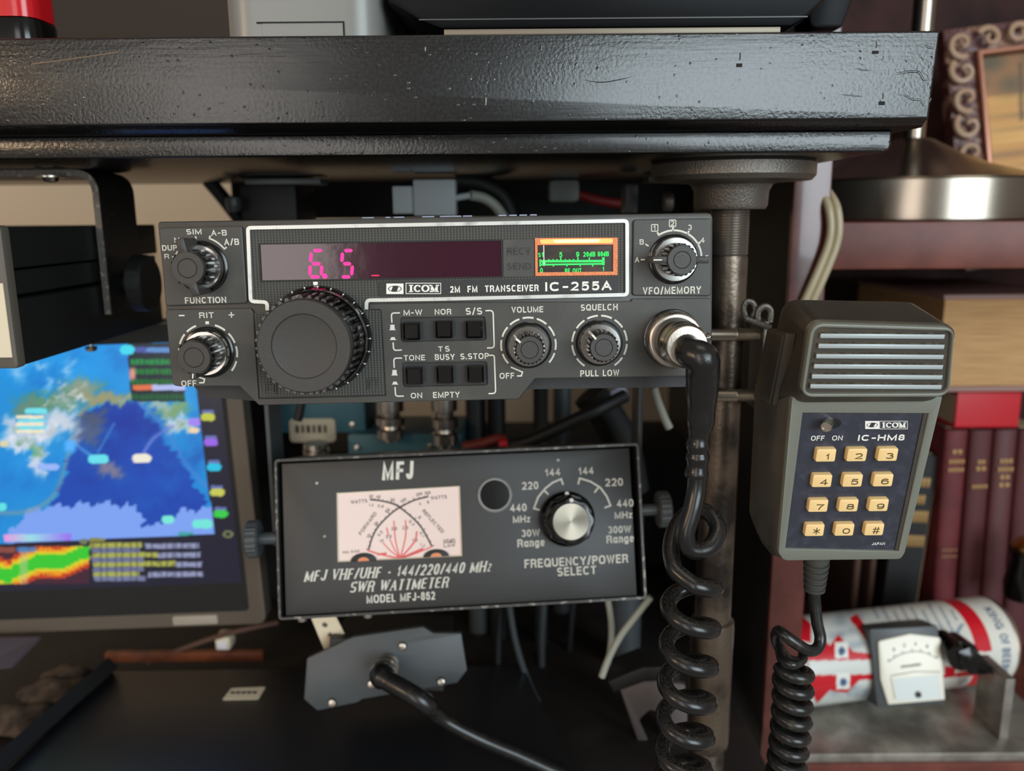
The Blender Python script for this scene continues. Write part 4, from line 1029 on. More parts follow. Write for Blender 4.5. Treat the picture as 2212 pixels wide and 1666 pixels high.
def lerp(a, c, t_, e=0):
    cx = sum(p[0] for p in a) / len(a); out = []
    for p, q in zip(a, c):
        x, y = p[0] + (q[0] - p[0]) * t_, p[1] + (q[1] - p[1]) * t_; out.append((x + e * (1 if x > cx else -1), y - e))
    return out
b = MB()
b.loft([ring3(lerp(Fr, Br, 0, -.0004), WSH - .0022), ring3(lerp(Fr, Br, .06, .0006), WSH - .0032), ring3(lerp(Fr, Br, .35, .0012), -.010), ring3(lerp(Fr, Br, .85, .0006), -.021), ring3(Br, WB), ring3(lerp(Br, Fr, .25), WB - .006)])
# head
H_ = [m4(466, 212, WH), m4(1300, 237, WH), m4(1268, 640, WH), m4(403, 642, WH)]
hr = round_poly(H_, .0042, 7)
def off(pts, d):
    cx = sum(p[0] for p in pts) / len(pts); cy = sum(p[1] for p in pts) / len(pts)
    return [(p[0] + d * (1 if p[0] > cx else -1) * min(1, abs(p[0] - cx) / .012), p[1] + d * (1 if p[1] > cy else -1) * min(1, abs(p[1] - cy) / .006)) for p in pts]
tl, tr_ = m4(318, 78, -.014), m4(1090, 92, -.014); ll = m4(200, 560, -.020)
mid = round_poly([m4(452, 198, .001), m4(1312, 222, .001), (m4(1312, 222, .001)[0] - .0012, m4(1300, 660, .001)[1]), m4(372, 668, .001)], .0048, 7)
bk1 = round_poly([tl, tr_, sym((m4(190, 640, -.014)[0], m4(190, 690, -.014)[1])), m4(190, 690, -.014)], .006, 7)
bk2 = [(p[0] * .97 + .001, p[1] - .002) for p in bk1]; bk3 = [(p[0] * .9 + .003, p[1] - .007) for p in bk1]
b.loft([ring3(off(hr, -.0006), WH - .0012), ring3(off(hr, .0005), WH - .003), ring3(mid, .001), ring3(bk1, -.0145), ring3(bk2, -.022), ring3(bk3, -.029)])
obj('body', b, M_micbody, mic, angle=45)
panel = [m4(412, 736, WP), m4(1118, 738, WP), m4(966, 1532, WP), m4(316, 1520, WP)]
hole = [m4(416, 733, WSH), m4(1146, 736, WSH), m4(972, 1537, WSH), m4(314, 1522, WSH)]
b = MB(); b.prism(Fr, WSH - .0025, WSH, holes=[hole], bev=.0004); obj('front_shell', b, M_micgrey, mic)
b = MB(); b.prism(off(hole, .0004), WP - .001, WP); obj('keypad_panel', b, M_pad, mic)
b = MB(); b.prism([(hole[1][0] - .0014, hole[1][1]), hole[1], hole[2], (hole[2][0] - .0012, hole[2][1])], WP, WP + .0004); obj('panel_side', b, M_micbody, mic)
hin = round_poly([m4(487, 235, WH), m4(1284, 258, WH), m4(1253, 618, WH), m4(426, 622, WH)], .0026, 6)
b = MB(); b.prism(hr, WH - .004, WH, holes=[hin], bev=.0005); obj('grille_frame', b, M_micgrey, mic)
b = MB(); b.prism(off(hin, .0005), WH - .004, WH - .0026); obj('grille_floor', b, M_dust, mic)
bars = ((518, 286, 1240), (507, 345, 1238), (494, 404, 1234), (481, 463, 1230), (469, 522, 1227), (460, 579, 1222))
for xl_, y, xr_ in bars:
    p, q = m4(xl_, y, WH), m4(xr_, y + 5, WH); h = .00072
    b = MB()
    b.loft([[(p[0], p[1] + h, WH - .0004), (p[0], p[1] - h, WH - .0004), (p[0] - .0016, p[1] - .0018, WH - .003), (p[0] - .0016, p[1] + .0016, WH - .003)],
            [(q[0], q[1] + h, WH - .0004), (q[0], q[1] - h, WH - .0004), (q[0] + .0006, q[1] - .0018, WH - .003), (q[0] + .0006, q[1] + .0016, WH - .003)]])
    lv = obj('grille_louvre', b, M_dust, mic)
    b = MB(); b.prism([(p[0], p[1] - h), (q[0], q[1] - h), (q[0], q[1] + h), (p[0], p[1] + h)], WH - .0005, WH - .0001, bev=.0002); obj('louvre_edge', b, M_micbar, lv)
# keys
pa, pb_ = .010445, .009693
for i, s in enumerate('123456789*0#'):
    u, v = (i % 3 - 1) * pa, (1.5 - i // 3) * pb_
    b = MB(); b.prism(round_poly(rect(u - .00335, v - .0024, u + .00335, v + .0024), .0007, 3), WP, 0, bev=.0005); k = obj('key', b, M_key, mic)
    b = MB()
    if s == '*':
        for a in range(3): b.ribbon([(u + .0006 - .0013 * cos(a * pi / 3 + .5), v - .0002 - .0013 * sin(a * pi / 3 + .5)), (u + .0006 + .0013 * cos(a * pi / 3 + .5), v - .0002 + .0013 * sin(a * pi / 3 + .5))], .0003, -.0001, .0001)
    elif s == '#':
        for d in (-.0005, .0005): 
            b.ribbon([(u + .0006 + d - .0002, v - .0016), (u + .0006 + d + .0002, v + .0012)], .0003, -.0001, .0001); b.ribbon([(u - .0006, v - .0002 + d), (u + .0018, v - .0002 + d)], .0003, -.0001, .0001)
    else:
        b.text(s, u + .0006, v - .0003, .0011 if s == '1' else .0026, .0022, -.0002, .00006, bold=.03)
    obj('key_digit', b, M_keyprint, k)
b1 = MB(); b2 = MB(); b = MB(); logo(b, lambda x, y: m4(x, y, WP), 776, 778, 857, 824, WP + .0001)
serif_icom(b, lambda x, y, w=0: m4(x, y, WP), 860, 779, 1021, 824, WP + .0001, .00015)
for s, x0, y0, x1, y1, bo_ in (('IC-HM8', 735, 858, 1005, 892, .05), ('OFF', 462, 864, 540, 892, .01), ('ON', 585, 863, 645, 891, .01), ('JAPAN', 815, 1483, 890, 1498, .01)):
    txt(b if s == 'IC-HM8' else b2 if s == 'JAPAN' else b1, s, m4, x0, y0, x1, y1, WP, bo_)
obj('panel_lettering', b, M_white, mic); obj('switch_lettering', b1, M_white, mic); obj('origin_lettering', b2, M_white, mic)
c = m4(588, 793, WP)
b = MB(); b.prism([(c[0] + .0028 * cos(a * pi / 12), c[1] + .0018 * sin(a * pi / 12)) for a in range(24)], WP - .0004, WP + .00012); sw = obj('toggle_switch', b, M_deep, mic)
tip = m4(566, 832, .0042); MM = axisM((c[0] - .0008, c[1] + .0004, WP - .001), (tip[0] - c[0], tip[1] - c[1], .0042 - WP))
b = MB(); b.lathe([(.001, 0), (.0018, .0005), (.0018, .0062), (.0016, .0067), (.0012, .0067), (.0011, .0062), (.0001, .0062)], MM, 24); obj('lever', b, M_satin, sw)
# talk button on the side
def side(px, py, u): return isect(MIC, 1580 + .3722 * px, 620 + .3722 * py, 0, u)
uL = m4(205, 600, -.018)[0] - .0005
tf, bf, tb, bb_ = side(318, 272, uL), side(238, 690, uL), side(214, 240, uL), side(132, 640, uL)
b = MB(); y1_, y0_ = (tf.y + tb.y) / 2, (bf.y + bb_.y) / 2; z1_, z0_ = (tf.z + bf.z) / 2, (tb.z + bb_.z) / 2
M2 = Matrix(((0, 0, -1, uL + .003), (0, 1, 0, 0), (-1, 0, 0, 0), (0, 0, 0, 1))).copy()
M2 = Matrix(((0, 0, -1, uL + .003), (0, 1, 0, 0), (1, 0, 0, 0), (0, 0, 0, 1)))
b.prism(round_poly([(tf.z, tf.y), (bf.z, bf.y), (bb_.z, bb_.y), (tb.z, tb.y)], .0005, 2), 0, .003, M=M2, bev=.0004)
for i in range(7):
    s = (i + .7) / 7.4
    p, q = tf.lerp(tb, s), bf.lerp(bb_, s)
    b.ribbon([(p.z, p.y - .0006), (q.z, q.y + .0006)], .0007, .0028, .0038, M=M2)
obj('talk_button', b, M_micbody, mic)
# strain relief and cord
sp = MIC @ isect(MIC, 1763, 1214, 2, -.013)
def Pm(x, y, dy=0): return P(x, y, sp.y + dy)
ax = (Pm(1759, 1275, .001) - Pm(1764, 1210)).normalized()
LM = (Pm(1759, 1275, .001) - Pm(1764, 1210)).length
b = MB(); prof = [(.0046, -.006), (.0046, 0)]
for i in range(5):
    z_ = LM * (i / 5); r_ = .0047 - .0009 * i / 5
    prof += [(r_ * .86, z_ + LM * .03), (r_ * .86, z_ + LM * .08), (r_, z_ + LM * .10), (r_ * .97, z_ + LM * .19)]
prof += [(.0030, LM), (.0012, LM)]
b.lathe(prof, MIC.inverted() @ axisM(Pm(1764, 1210), ax), 32); obj('strain_relief', b, M_micgrey if False else mat('dark_grey_rubber', (62, 62, 58), .45), mic)
Mi_ = MIC.inverted()
lead = [Pm(1759, 1272, .001), Pm(1760, 1300, .001), Pm(1765, 1345, .0), Pm(1772, 1378, -.001), Pm(1766, 1400, -.003), Pm(1748, 1406, -.005), Pm(1722, 1392, -.006), Pm(1694, 1372, -.005), Pm(1682, 1364, -.001), Pm(1676, 1376, .003), Pm(1685, 1402, .005), Pm(1700, 1424, .006), Pm(1722, 1432, .006)]
Ym = sp.y; rcm = 34 * (Ym + .0) / 1800; rtm = .0025
cpm = coil((1714, 1440), Ym, lambda t_: rcm, lambda t_: .0066 * t_ if t_ > .0 else 0, pi, 8.5, 1)
cpm = [Vector((p.x + .0006 * sin(i / 70), p.y, p.z)) for i, p in enumerate(cpm)]
b = MB(); b.tube([Mi_ @ p for p in smooth_path(lead, 8)], lambda t_: .0022, 14); obj('cord_lead', b, M_cable, mic)
b = MB(); b.tube([Mi_ @ p for p in cpm], rtm, 14); obj('coiled_cord', b, M_cable, mic)
b = MB(); b.tube([Mi_ @ p for p in smooth_path([Pm(1684, 1400, .002), Pm(1690, 1425, -.004), Pm(1712, 1436, -.007), Pm(1732, 1426, -.002), Pm(1736, 1404, .001)], 6)], .0019, 12); obj('cord_loop', b, M_cable, mic)

# microphone hanger clamped to the pipe by a U-bolt
YU = YP - rp - .0032
t = thing('hanger_clamp', 'steel U-bolt clamp on the pipe leg carrying the microphone hanger', 'clamp', P(1600, 780, YU))
ho = P(1600, 780, YU)
for y in (724, 855):
    p0, p1, p2 = P(1500, y, YU), P(1588, y, YU), P(1642, y, YU)
    b = MB(); r_ = .0027
    prof = [(.001, 0), (r_, 0), (r_, (p1 - p0).length)]
    n = 11; L = (p2 - p1).length
    for i in range(n): prof += [(r_ * 1.03, (p1 - p0).length + L * (i + .3) / n), (r_ * .86, (p1 - p0).length + L * (i + .8) / n)]
    prof += [(.001, (p1 - p0).length + L)]
    b.lathe(prof, T(-ho) @ axisM(p0, (1, 0, 0)), 24); obj('bolt', b, mat('zinc_bolt', (176, 164, 148), .32, metal=.9) if 'zinc_bolt' not in MATS else MATS['zinc_bolt'], t, angle=60)
pt, pb2 = P(1640, 690, YU), P(1640, 885, YU)
b = MB(); b.box((pt.x + .0012 - ho.x, .003, (pt.z + pb2.z) / 2 - ho.z), (.0022, .02, pt.z - pb2.z), .0006); obj('saddle_plate', b, M_cast, t)
b = MB()
b.tube([p - ho for p in smooth_path([P(1612, 690, YU - .012), P(1606, 668, YU - .012), P(1613, 652, YU - .012), P(1626, 655, YU - .012), P(1631, 670, YU - .012), P(1625, 684, YU - .012)], 6)], .0012, 8)
b.tube([p - ho for p in smooth_path([P(1636, 692, YU - .014), P(1638, 672, YU - .014), P(1652, 662, YU - .014), P(1664, 672, YU - .014), P(1662, 696, YU - .014)], 6)], .0014, 8)
b.tube([p - ho for p in (P(1612, 688, YU - .013), P(1640, 699, YU - .015), P(1664, 708, YU - .018))], .0013, 8)
obj('hanger_hook', b, M_cast, t)

# ------------------------------------------------------------------ wattmeter
WAT = Matrix(((0.99717, -0.03569, 0.06616, -0.02355), (0.07308, 0.25418, -0.96439, 0.364), (0.01761, 0.9665, 0.25607, -0.14198), (0, 0, 0, 1)))
WW = -.0022
def w3(x, y, w=WW): return uv(WAT, 560 + .38879 * x, 930 + .38889 * y, w)
def w4(x, y, w=WW): return uv(WAT, 720 + .13562 * x, 1030 + .13562 * y, w)
wm = thing('wattmeter', 'black cross-needle wattmeter with lit pink meter in a side bracket below the transceiver', 'wattmeter', WAT)
w2, h2 = .0845, .03625
b = MB(); b.prism(round_poly(rect(-w2, -h2, w2, h2), .0016, 4), -.075, -.0005, holes=[round_poly(rect(-w2 + .0011, -h2 + .0011, w2 - .0011, h2 - .0011), .0010, 4)]); b.box((0, 0, -.074), (2 * w2 - .002, 2 * h2 - .002, .002)); obj('case', b, M_wmcase, wm)
b = MB(); b.ribbon(round_poly(rect(-w2 + .0005, -h2 + .0005, w2 - .0005, h2 - .0005), .0014, 4), .0011, -.0006, 0, closed=True); obj('case_rim', b, M_worn, wm)
pl_, pr_ = w3(134, 600)[0], w3(2078, 500)[0]
win = [w4(50, 262), w4(2015, 150), w4(2052, 1268), w4(68, 1362)]
b = MB(); b.prism(rect(pl_, -h2 + .0012, pr_, h2 - .0020), WW - .0015, WW, holes=[win], bev=.0004); obj('front_panel', b, M_wmface, wm)
M_mw = mat('lit_meter_card', (228, 208, 200), .5, emit=((235, 200, 190), .16))
b = MB(); b.prism(win, WW - .004, WW - .0012); mc = obj('meter_card', b, M_mw, wm)
ZW = WW - .0012
def w5(x, y, w=ZW): return w4(x, y, w)
M_mink = mat('meter_print', (40, 37, 35), .6); M_mred = mat('meter_red', (228, 96, 96), .6); 
kq = .13562 * .000214
b = MB()
A1 = smooth_path([w5(*p) for p in ((565, 1160), (620, 970), (720, 790), (905, 600), (1060, 490), (1290, 375), (1510, 318))], 6)
A2 = smooth_path([w5(*p) for p in ((590, 368), (720, 378), (920, 422), (1060, 490), (1290, 680), (1430, 850), (1570, 1110))], 6)
for A in (A1, A2):
    b.ribbon([tuple(p) for p in A], 26 * kq, ZW - .0002, ZW + .0001)
    for i in range(0, len(A), 2):
        p = A[i]; d = (A[min(i + 1, len(A) - 1)] - A[max(i - 1, 0)]).normalized(); n = Vector((-d.y, d.x)) * (44 if i % 6 == 0 else 30) * kq
        b.ribbon([tuple(p), tuple(p + n)], 12 * kq, ZW - .0002, ZW + .0001)
for s, cx, cy, w, h, r_ in (('WATTS', 410, 395, 260, 56, .05), ('WATTS', 1680, 330, 260, 56, .04), ('30', 600, 310, 64, 44, 0), ('40', 718, 318, 66, 44, 0), ('20', 940, 368, 70, 50, -.2), ('100', 1115, 378, 96, 50, .5), ('200', 1366, 278, 100, 48, .2), ('300', 1500, 258, 96, 48, .1),
                            ('1.2', 602, 450, 72, 42, -.1), ('0.8', 755, 470, 90, 44, -.2), ('4', 1380, 430, 30, 46, .1), ('6', 1510, 405, 30, 46, .1), ('60', 865, 540, 70, 54, .7), ('30', 680, 752, 66, 54, .8), ('10', 565, 945, 62, 54, .9), ('6', 1375, 650, 34, 50, -.8),
                            ('0.5', 745, 905, 90, 46, .8), ('3.0', 968, 828, 92, 52, 0), ('2.0', 1145, 812, 92, 52, 0), ('5.0', 882, 955, 90, 52, 0), ('10', 770, 1022, 60, 44, .3), ('1.5', 1302, 1010, 80, 50, -.1), ('0.3', 1250, 735, 96, 50, -.8), ('0.1', 1415, 920, 92, 46, -1), ('1.2', 1420, 1090, 80, 44, -.6),
                            ('FORWARD', 548, 745, 420, 56, .9), ('REFLECTED', 1590, 710, 480, 56, -.88), ('High', 1850, 1018, 180, 62, .04), ('Low', 1850, 1090, 180, 56, .04), ('FULL SCALE', 285, 1195, 260, 36, .04)):
    c = w5(cx, cy); b.text(s, c[0], c[1], w * kq, h * kq, ZW - .0002, ZW + .0001, bold=.02, rot=r_)
b.ribbon([w5(1750, 1052), w5(1950, 1044)], 12 * kq, ZW - .0002, ZW + .0001)
obj('meter_print', b, M_mink, mc)
b = MB()
for e, m_, t_ in (((790, 1050), (900, 1170), 16), ((900, 990), (970, 1150), 16), ((850, 810), (870, 900), 20), ((965, 700), (990, 1010), 18), ((1150, 690), (1150, 960), 20), ((1330, 870), (1290, 1040), 26), ((1430, 1145), (1250, 1225), 34), ((1580, 1110), (1320, 1220), 20), ((540, 1170), (760, 1240), 24)):
    tgt = (1065, 1305) if e != (850, 810) else (880, 940)
    b.ribbon([tuple(p) for p in smooth_path([w5(*e), w5(*m_), w5(*tgt)], 6)], t_ * kq, ZW - .0002, ZW + .00015)
b.prism([w5(1000, 1320), w5(1150, 1305), w5(1100, 1270), w5(1030, 1275)], ZW - .0002, ZW + .0002)
b.prism([w5(700, 1225), w5(850, 1205), w5(850, 1240), w5(700, 1255)], ZW - .0002, ZW + .00012)
obj('meter_red_lines', b, M_mred, mc)
for cx, cy in ((485, 1345), (1640, 1275)):
    c = w5(cx, cy); b = MB(); n = 20
    out = [(c[0] + 205 * kq * cos(pi * i / n), c[1] + (130 if cx < 1000 else 120) * kq * sin(pi * i / n)) for i in range(n + 1)]
    b.prism(out, ZW, ZW + .0012, bev=.0003); mv = obj('movement_cover', b, M_black, mc)
    b = MB(); out = [(c[0] + 90 * kq * cos(pi * i / n), c[1] + .0002 + 60 * kq * sin(pi * i / n)) for i in range(n + 1)]; b.prism(out, ZW + .001, ZW + .0014); obj('copper_winding', b, mat('copper_winding', (206, 132, 92), .4, metal=.5) if 'copper_winding' not in MATS else MATS['copper_winding'], mv)
b = MB(); b.prism(win, ZW + .0006, ZW + .0011); 
mg = bpy.data.materials.new('clear_glass'); mg.use_nodes = True
nt = mg.node_tree; nt.nodes.clear(); o_ = nt.nodes.new('ShaderNodeOutputMaterial'); tr0 = nt.nodes.new('ShaderNodeBsdfTransparent'); gl = nt.nodes.new('ShaderNodeBsdfGlossy'); gl.inputs['Roughness'].default_value = .08; mxs = nt.nodes.new('ShaderNodeMixShader'); mxs.inputs[0].default_value = .04
nt.links.new(tr0.outputs[0], mxs.inputs[1]); nt.links.new(gl.outputs[0], mxs.inputs[2]); nt.links.new(mxs.outputs[0], o_.inputs[0])
b.bm.free()
b = MB(); b.prism(off(win, -.0002), WW - .0004, WW - .0001); obj('meter_glass', b, mg, mc)
b = MB(); b.ribbon(win, .0007, WW - .003, WW - .0004, closed=True); obj('window_lip', b, M_cream, mc)
# lettering
b = MB(); bL = MB(); bM = MB()
for s, x0, yc, x1, h, bo_, sh in (('MFJ', 680, 223, 860, 100, .045, .08), ('MFJ VHF/UHF - 144/220/440 MHz', 252, 782, 1305, 66, .006, .28), ('SWR WATTMETER', 500, 857, 1063, 60, .004, .28), ('MODEL MFJ-862', 597, 928, 977, 45, .012, 0),
                                  ('FREQUENCY/POWER', 1475, 726, 2050, 52, .012, 0), ('SELECT', 1655, 781, 1872, 46, .012, 0), ('144', 1590, 232, 1672, 40, .012, 0), ('144', 1775, 224, 1857, 40, .012, 0), ('220', 1460, 307, 1550, 42, .012, 0), ('220', 1922, 288, 2020, 42, .012, 0),
                                  ('440', 1395, 429, 1485, 42, .012, 0), ('440', 1987, 404, 2078, 42, .012, 0), ('MHz', 1410, 493, 1505, 38, .012, 0), ('MHz', 1975, 470, 2072, 38, .012, 0), ('30W', 1457, 570, 1558, 38, .012, 0), ('300W', 1938, 550, 2065, 38, .012, 0), ('Range', 1435, 629, 1586, 52, .012, 0), ('Range', 1930, 607, 2082, 52, .012, 0)):
    txt(bM if s == 'MFJ' else bL if x0 < 1000 and h != 42 else b, s, w3, x0, yc - h / 2, x1, yc + h / 2, WW, bo_, sh, serif=sh > .2)
kw = .38879 * .000214
for pts in (((1558, 442), (1526, 434), (1550, 370), (1590, 322), (1630, 290), (1678, 270), (1688, 302)), ((1772, 300), (1780, 266), (1840, 284), (1895, 318), (1930, 365), (1952, 418), (1918, 430)), ((1580, 330), (1606, 356)), ((1884, 318), (1862, 346))):
    b.ribbon([w3(*p) for p in pts], 9 * kw, WW - .0003, WW + .00004)
obj('panel_lettering', b, M_whited, wm); obj('title_lettering', bL, M_whited, wm); obj('brand_lettering', bM, M_whited, wm)
c = w3(1709, 489)
kb = .38879 * .000208
b = MB(); b.lathe([(158 * kb, WW), (158 * kb, WW + .003), (140 * kb, WW + .0045), (60 * kb, WW + .005)], T((c[0], c[1], 0)), 64); sk = obj('range_knob', b, M_gloss, wm)
b = MB(); b.lathe([(138 * kb, WW + .004), (132 * kb, .0108), (122 * kb, .0118), (100 * kb, .0120)], T((c[0], c[1], 0)), 96, rad=lambda a, i: 1 + .05 * cos(8 * a) * (i < 3)); obj('grip', b, M_gloss, sk)
b = MB(); b.lathe([(105 * kb, .0118), (104 * kb, .0126), (101 * kb, .0128), (.0002, .0128)], T((c[0], c[1], 0)), 64)
ma = bpy.data.materials.new('spun_aluminium'); ma.use_nodes = True; bs = ma.node_tree.nodes['Principled BSDF']; bs.inputs['Base Color'].default_value = (*lin((160, 152, 138)), 1); bs.inputs['Metallic'].default_value = 1; bs.inputs['Roughness'].default_value = .34; bs.inputs['Anisotropic'].default_value = .85
tg = ma.node_tree.nodes.new('ShaderNodeTangent'); tg.direction_type = 'RADIAL'; tg.axis = 'Z'; ma.node_tree.links.new(tg.outputs[0], bs.inputs['Tangent'])
b.bm.verts.ensure_lookup_table()
kt = T((c[0], c[1], 0)).inverted()
for v in b.bm.verts: v.co = kt @ v.co
o_ = obj('knob_disc', b, ma, sk); o_.location = (c[0], c[1], 0)
b = MB(); b.lathe([(.0009, .0108), (.0009, .0123), (.0001, .0124)], T((c[0] + .0007, c[1] + 118 * kb, 0)), 16); b.lathe([(.0009, WW + .0042), (.0009, WW + .0052), (.0001, WW + .0053)], T((c[0], c[1] + 147 * kb, 0)), 16); obj('index_dot', b, M_white, sk)
c = w3(1309, 358)
b = MB(); b.lathe([(96 * kw, WW), (96 * kw, WW + .001), (92 * kw, WW + .0013), (86 * kw, WW + .0006), (60 * kw, WW + .0005)], T((c[0], c[1], 0)), 64); pbn = obj('push_button', b, M_silver, wm)
b = MB(); b.lathe([(86 * kw, WW), (84 * kw, WW + .0009), (.0001, WW + .0010)], T((c[0], c[1], 0)), 64); obj('button_face', b, M_gloss, pbn)
for x, y in ((320, 293), (363, 589), (1660, 165)):
    c = w3(x, y); b = MB(); b.lathe([(.0008, WW), (.0006, WW + .0003), (.0001, WW + .0004)], T((c[0], c[1], 0)), 12); obj('paint_chip', b, M_alu, wm)
# bracket and thumb screws
Wi = WAT.inverted()
b = MB()
Yb = .392
for xa, xb_, yt, yb_ in ((574, 592, 850, 1180), (1372, 1391, 830, 1290)):
    a_, c_ = P(xa, 1000, Yb).x, P(xb_, 1000, Yb).x; z1_ = -.0700; z0_ = P(600, yb_, Yb).z
    b.box(((a_ + c_) / 2, Yb + .011, (z1_ + z0_) / 2), (.0022, .022, z1_ - z0_), .0006)
xa, xb_ = P(583, 1000, Yb).x, P(1381, 1000, Yb).x
b.box(((xa + xb_) / 2, Yb + .011, -.0708), (xb_ - xa + .002, .022, .0018), .0006)
for v in b.bm.verts: v.co = Wi @ v.co
obj('bracket', b, M_dgrey, wm)
for px_, s, py_ in ((596, -1, 1165), (1396, 1, 1108)):
    p = isect(WAT, px_, py_, 0, s * w2); MM = T((s * w2, p.y, min(p.z, -.004))) @ axisM((0, 0, 0), (s, 0, 0))
    b = MB(); b.lathe([(.0028, 0), (.0028, .008), (.0075, .008), (.0085, .0088), (.0085, .0132), (.0075, .014), (.001, .014)], MM, 64, rad=lambda a, i: 1 + (.02 if int(a * 24 / pi) % 2 else -.02) * (i in (3, 4))); obj('thumb_screw', b, M_dgrey, wm)
for x, y in ((1040, 140), (410, 185)):
    p = uv(WAT, 560 + .226 * x, 1300 + .226 * y, -.010); b = MB(); b.lathe([(.0005, -.0035), (.002, -.003), (.0026, -.001), (.0026, 0)], T((p[0], -h2 - .0002, -.010)) @ axisM((0, 0, 0), (0, 1, 0)), 20); obj('screw', b, M_satin, wm)

# ------------------------------------------------------------------ laptop
LAP = Matrix(((0.99958, -0.0282, 0.00596, -0.14946), (0.00575, -0.00778, -0.99995, 0.4619), (0.02824, 0.99957, -0.00761, -0.23761), (0, 0, 0, 1)))
def lp(x, y, w=0): return uv(LAP, x, y, w)
def l6(x, y, w=0): return uv(LAP, x * .43214, 700 + y * .43214, w)
lap = thing('laptop', 'laptop behind the radios with a bright blue world map on its screen', 'laptop', LAP)
vt = lp(430, 690)[1]
b = MB(); b.prism(round_poly(rect(-.40, -.0015, .0008, vt), [.004, .006, .004, .004], 6), -.012, 0, bev=.0012); obj('lid', b, mat('laptop_grey', (112, 102, 90), .42, metal=.3), lap)
xr_ = lp(520, 1150)[0]; yb0 = lp(300, 1328)[1]
b = MB(); b.prism(round_poly(rect(-.40, yb0, xr_ , vt - .002), .003), -.001, .0004); obj('bezel', b, M_black, lap)
q0, q1 = l6(862, 1452), l6(1092, 1500)
b = MB(); b.prism(round_poly(rect(q0[0], q1[1] + .0005, q1[0], q0[1] - .0012), .001), -.001, .0010, bev=.0003); obj('latch', b, mat('latch_grey', (160, 150, 136), .4), lap)
u0, u1 = -.335, lp(517, 1200)[0]; v0, v1 = lp(300, 1266)[1], lp(430, 737)[1]
rs = np.random.RandomState(11)
def inpoly(x, y, poly):
    r = np.zeros(len(x), bool); n = len(poly); j = n - 1
    for i in range(n):
        xi, yi = poly[i]; xj, yj = poly[j]
        c = ((yi > y) != (yj > y)) & (x < (xj - xi) * (y - yi) / (yj - yi + 1e-9) + xi); r ^= c; j = i
    return r
def screen(U, V, X):
    Mw = np.array(LAP); Wd = X @ Mw[:3, :3].T + Mw[:3, 3]
    Cm = np.array(CAMI); Q = Wd @ Cm[:3, :3].T + Cm[:3, 3]
    x = (CX + FPX * Q[:, 0] / -Q[:, 2]) / .43214; y = (CY - FPX * Q[:, 1] / -Q[:, 2] - 700) / .43214
    c = np.tile(np.array([20., 20, 40]), (len(x), 1))
    def put(m, col, a=1.): 
        m = (m.astype(float) * a)[:, None]; c[:] = c * (1 - m) + m * np.array(col, float)
    def blob(cx, cy, rx, ry, col, a=1., p=4, ang=0):
        dx, dy = x - cx, y - cy; ca, sa = np.cos(ang), np.sin(ang); dx, dy = dx * ca + dy * sa, -dx * sa + dy * ca
        g = np.exp(-(np.abs(dx / rx) ** p + np.abs(dy / ry) ** p)); put(g, col, a)
    def pill(cx, cy, rx, ry, col):
        d = np.maximum(np.abs(x - cx) - (rx - ry), 0); m = (d ** 2 + (y - cy) ** 2) < ry * ry; put(m, col)
    edge = 990 + (y - 400) * (80 / 640.)
    mp = (x < edge) & (y < 1075 + (540 - x) * .05 * .9)
    put(mp, (12, 140, 215)); 
    keep = c.copy()
    x0_, y0_ = x, y
    x = x + 13 * np.sin(y * .055 + 1) + 8 * np.sin(y * .14 + x * .06) + 5 * np.sin(y * .31 - x * .11); y = y + 12 * np.sin(x0_ * .05) + 8 * np.sin(x0_ * .13 + y0_ * .05) + 4 * np.sin(x0_ * .3)
    blob(300, 150, 420, 150, (22, 150, 232), .8); blob(120, 760, 240, 120, (4, 128, 214), .6)
    for i in range(70):
        blob(rs.uniform(-200, 1000), rs.uniform(100, 1000), rs.uniform(20, 90), rs.uniform(15, 60), (6, 110, 196) if i % 2 else (40, 160, 235), .45, 2)
    night = [(395, 460), (470, 410), (610, 395), (700, 400), (840, 600), (1000, 830), (1080, 1060), (700, 1080), (240, 935), (310, 800), (350, 640)]
    put(inpoly(x, y, night), (10, 62, 170), .93); blob(640, 500, 130, 90, (8, 44, 150), .8, 2); blob(800, 760, 160, 120, (12, 80, 190), .5, 2)
    for i in range(40): blob(rs.uniform(380, 1000), rs.uniform(480, 960), rs.uniform(20, 70), rs.uniform(15, 50), (10, 90, 186) if i % 2 else (6, 50, 150), .4 , 2)
    # land by day and by night
    for a in ((400, 330, 95, 55, (136, 152, 128)), (250, 395, 150, 45, (88, 140, 112)), (520, 372, 120, 30, (150, 150, 112)), (130, 420, 70, 40, (96, 136, 120)), (310, 480, 90, 50, (196, 208, 222)), (170, 540, 130, 55, (212, 220, 236)), (110, 595, 90, 40, (206, 216, 236)), (190, 690, 38, 70, (200, 210, 232)), (175, 640, 30, 30, (96, 168, 120)), (80, 520, 60, 50, (190, 205, 225)), (390, 560, 30, 40, (180, 190, 215)),
              (445, 540, 62, 62, (74, 92, 132)), (480, 470, 60, 40, (70, 84, 116)), (545, 730, 60, 38, (118, 116, 146)), (860, 430, 80, 40, (122, 160, 112)), (900, 510, 65, 34, (206, 214, 226)), (790, 410, 60, 24, (150, 180, 180)), (660, 375, 70, 14, (150, 170, 150))):
        blob(*a[:4], a[4], 1, 4)
    for i in range(60):
        q_ = ((300, 380), (170, 540), (400, 330), (880, 470), (110, 590))[i % 5]; blob(q_[0] + rs.uniform(-110, 110) * (.5 if i % 5 == 3 else 1), q_[1] + rs.uniform(-50, 50), rs.uniform(8, 30), rs.uniform(6, 18), ((230, 232, 242), (96, 150, 112), (180, 186, 190))[i % 3], .7, 2)
    for a in ((95, 230, 36, 48), (205, 208, 40, 18), (345, 215, 24, 46), (240, 292, 18, 34)): blob(*a, (150, 200, 240), .8, 2)
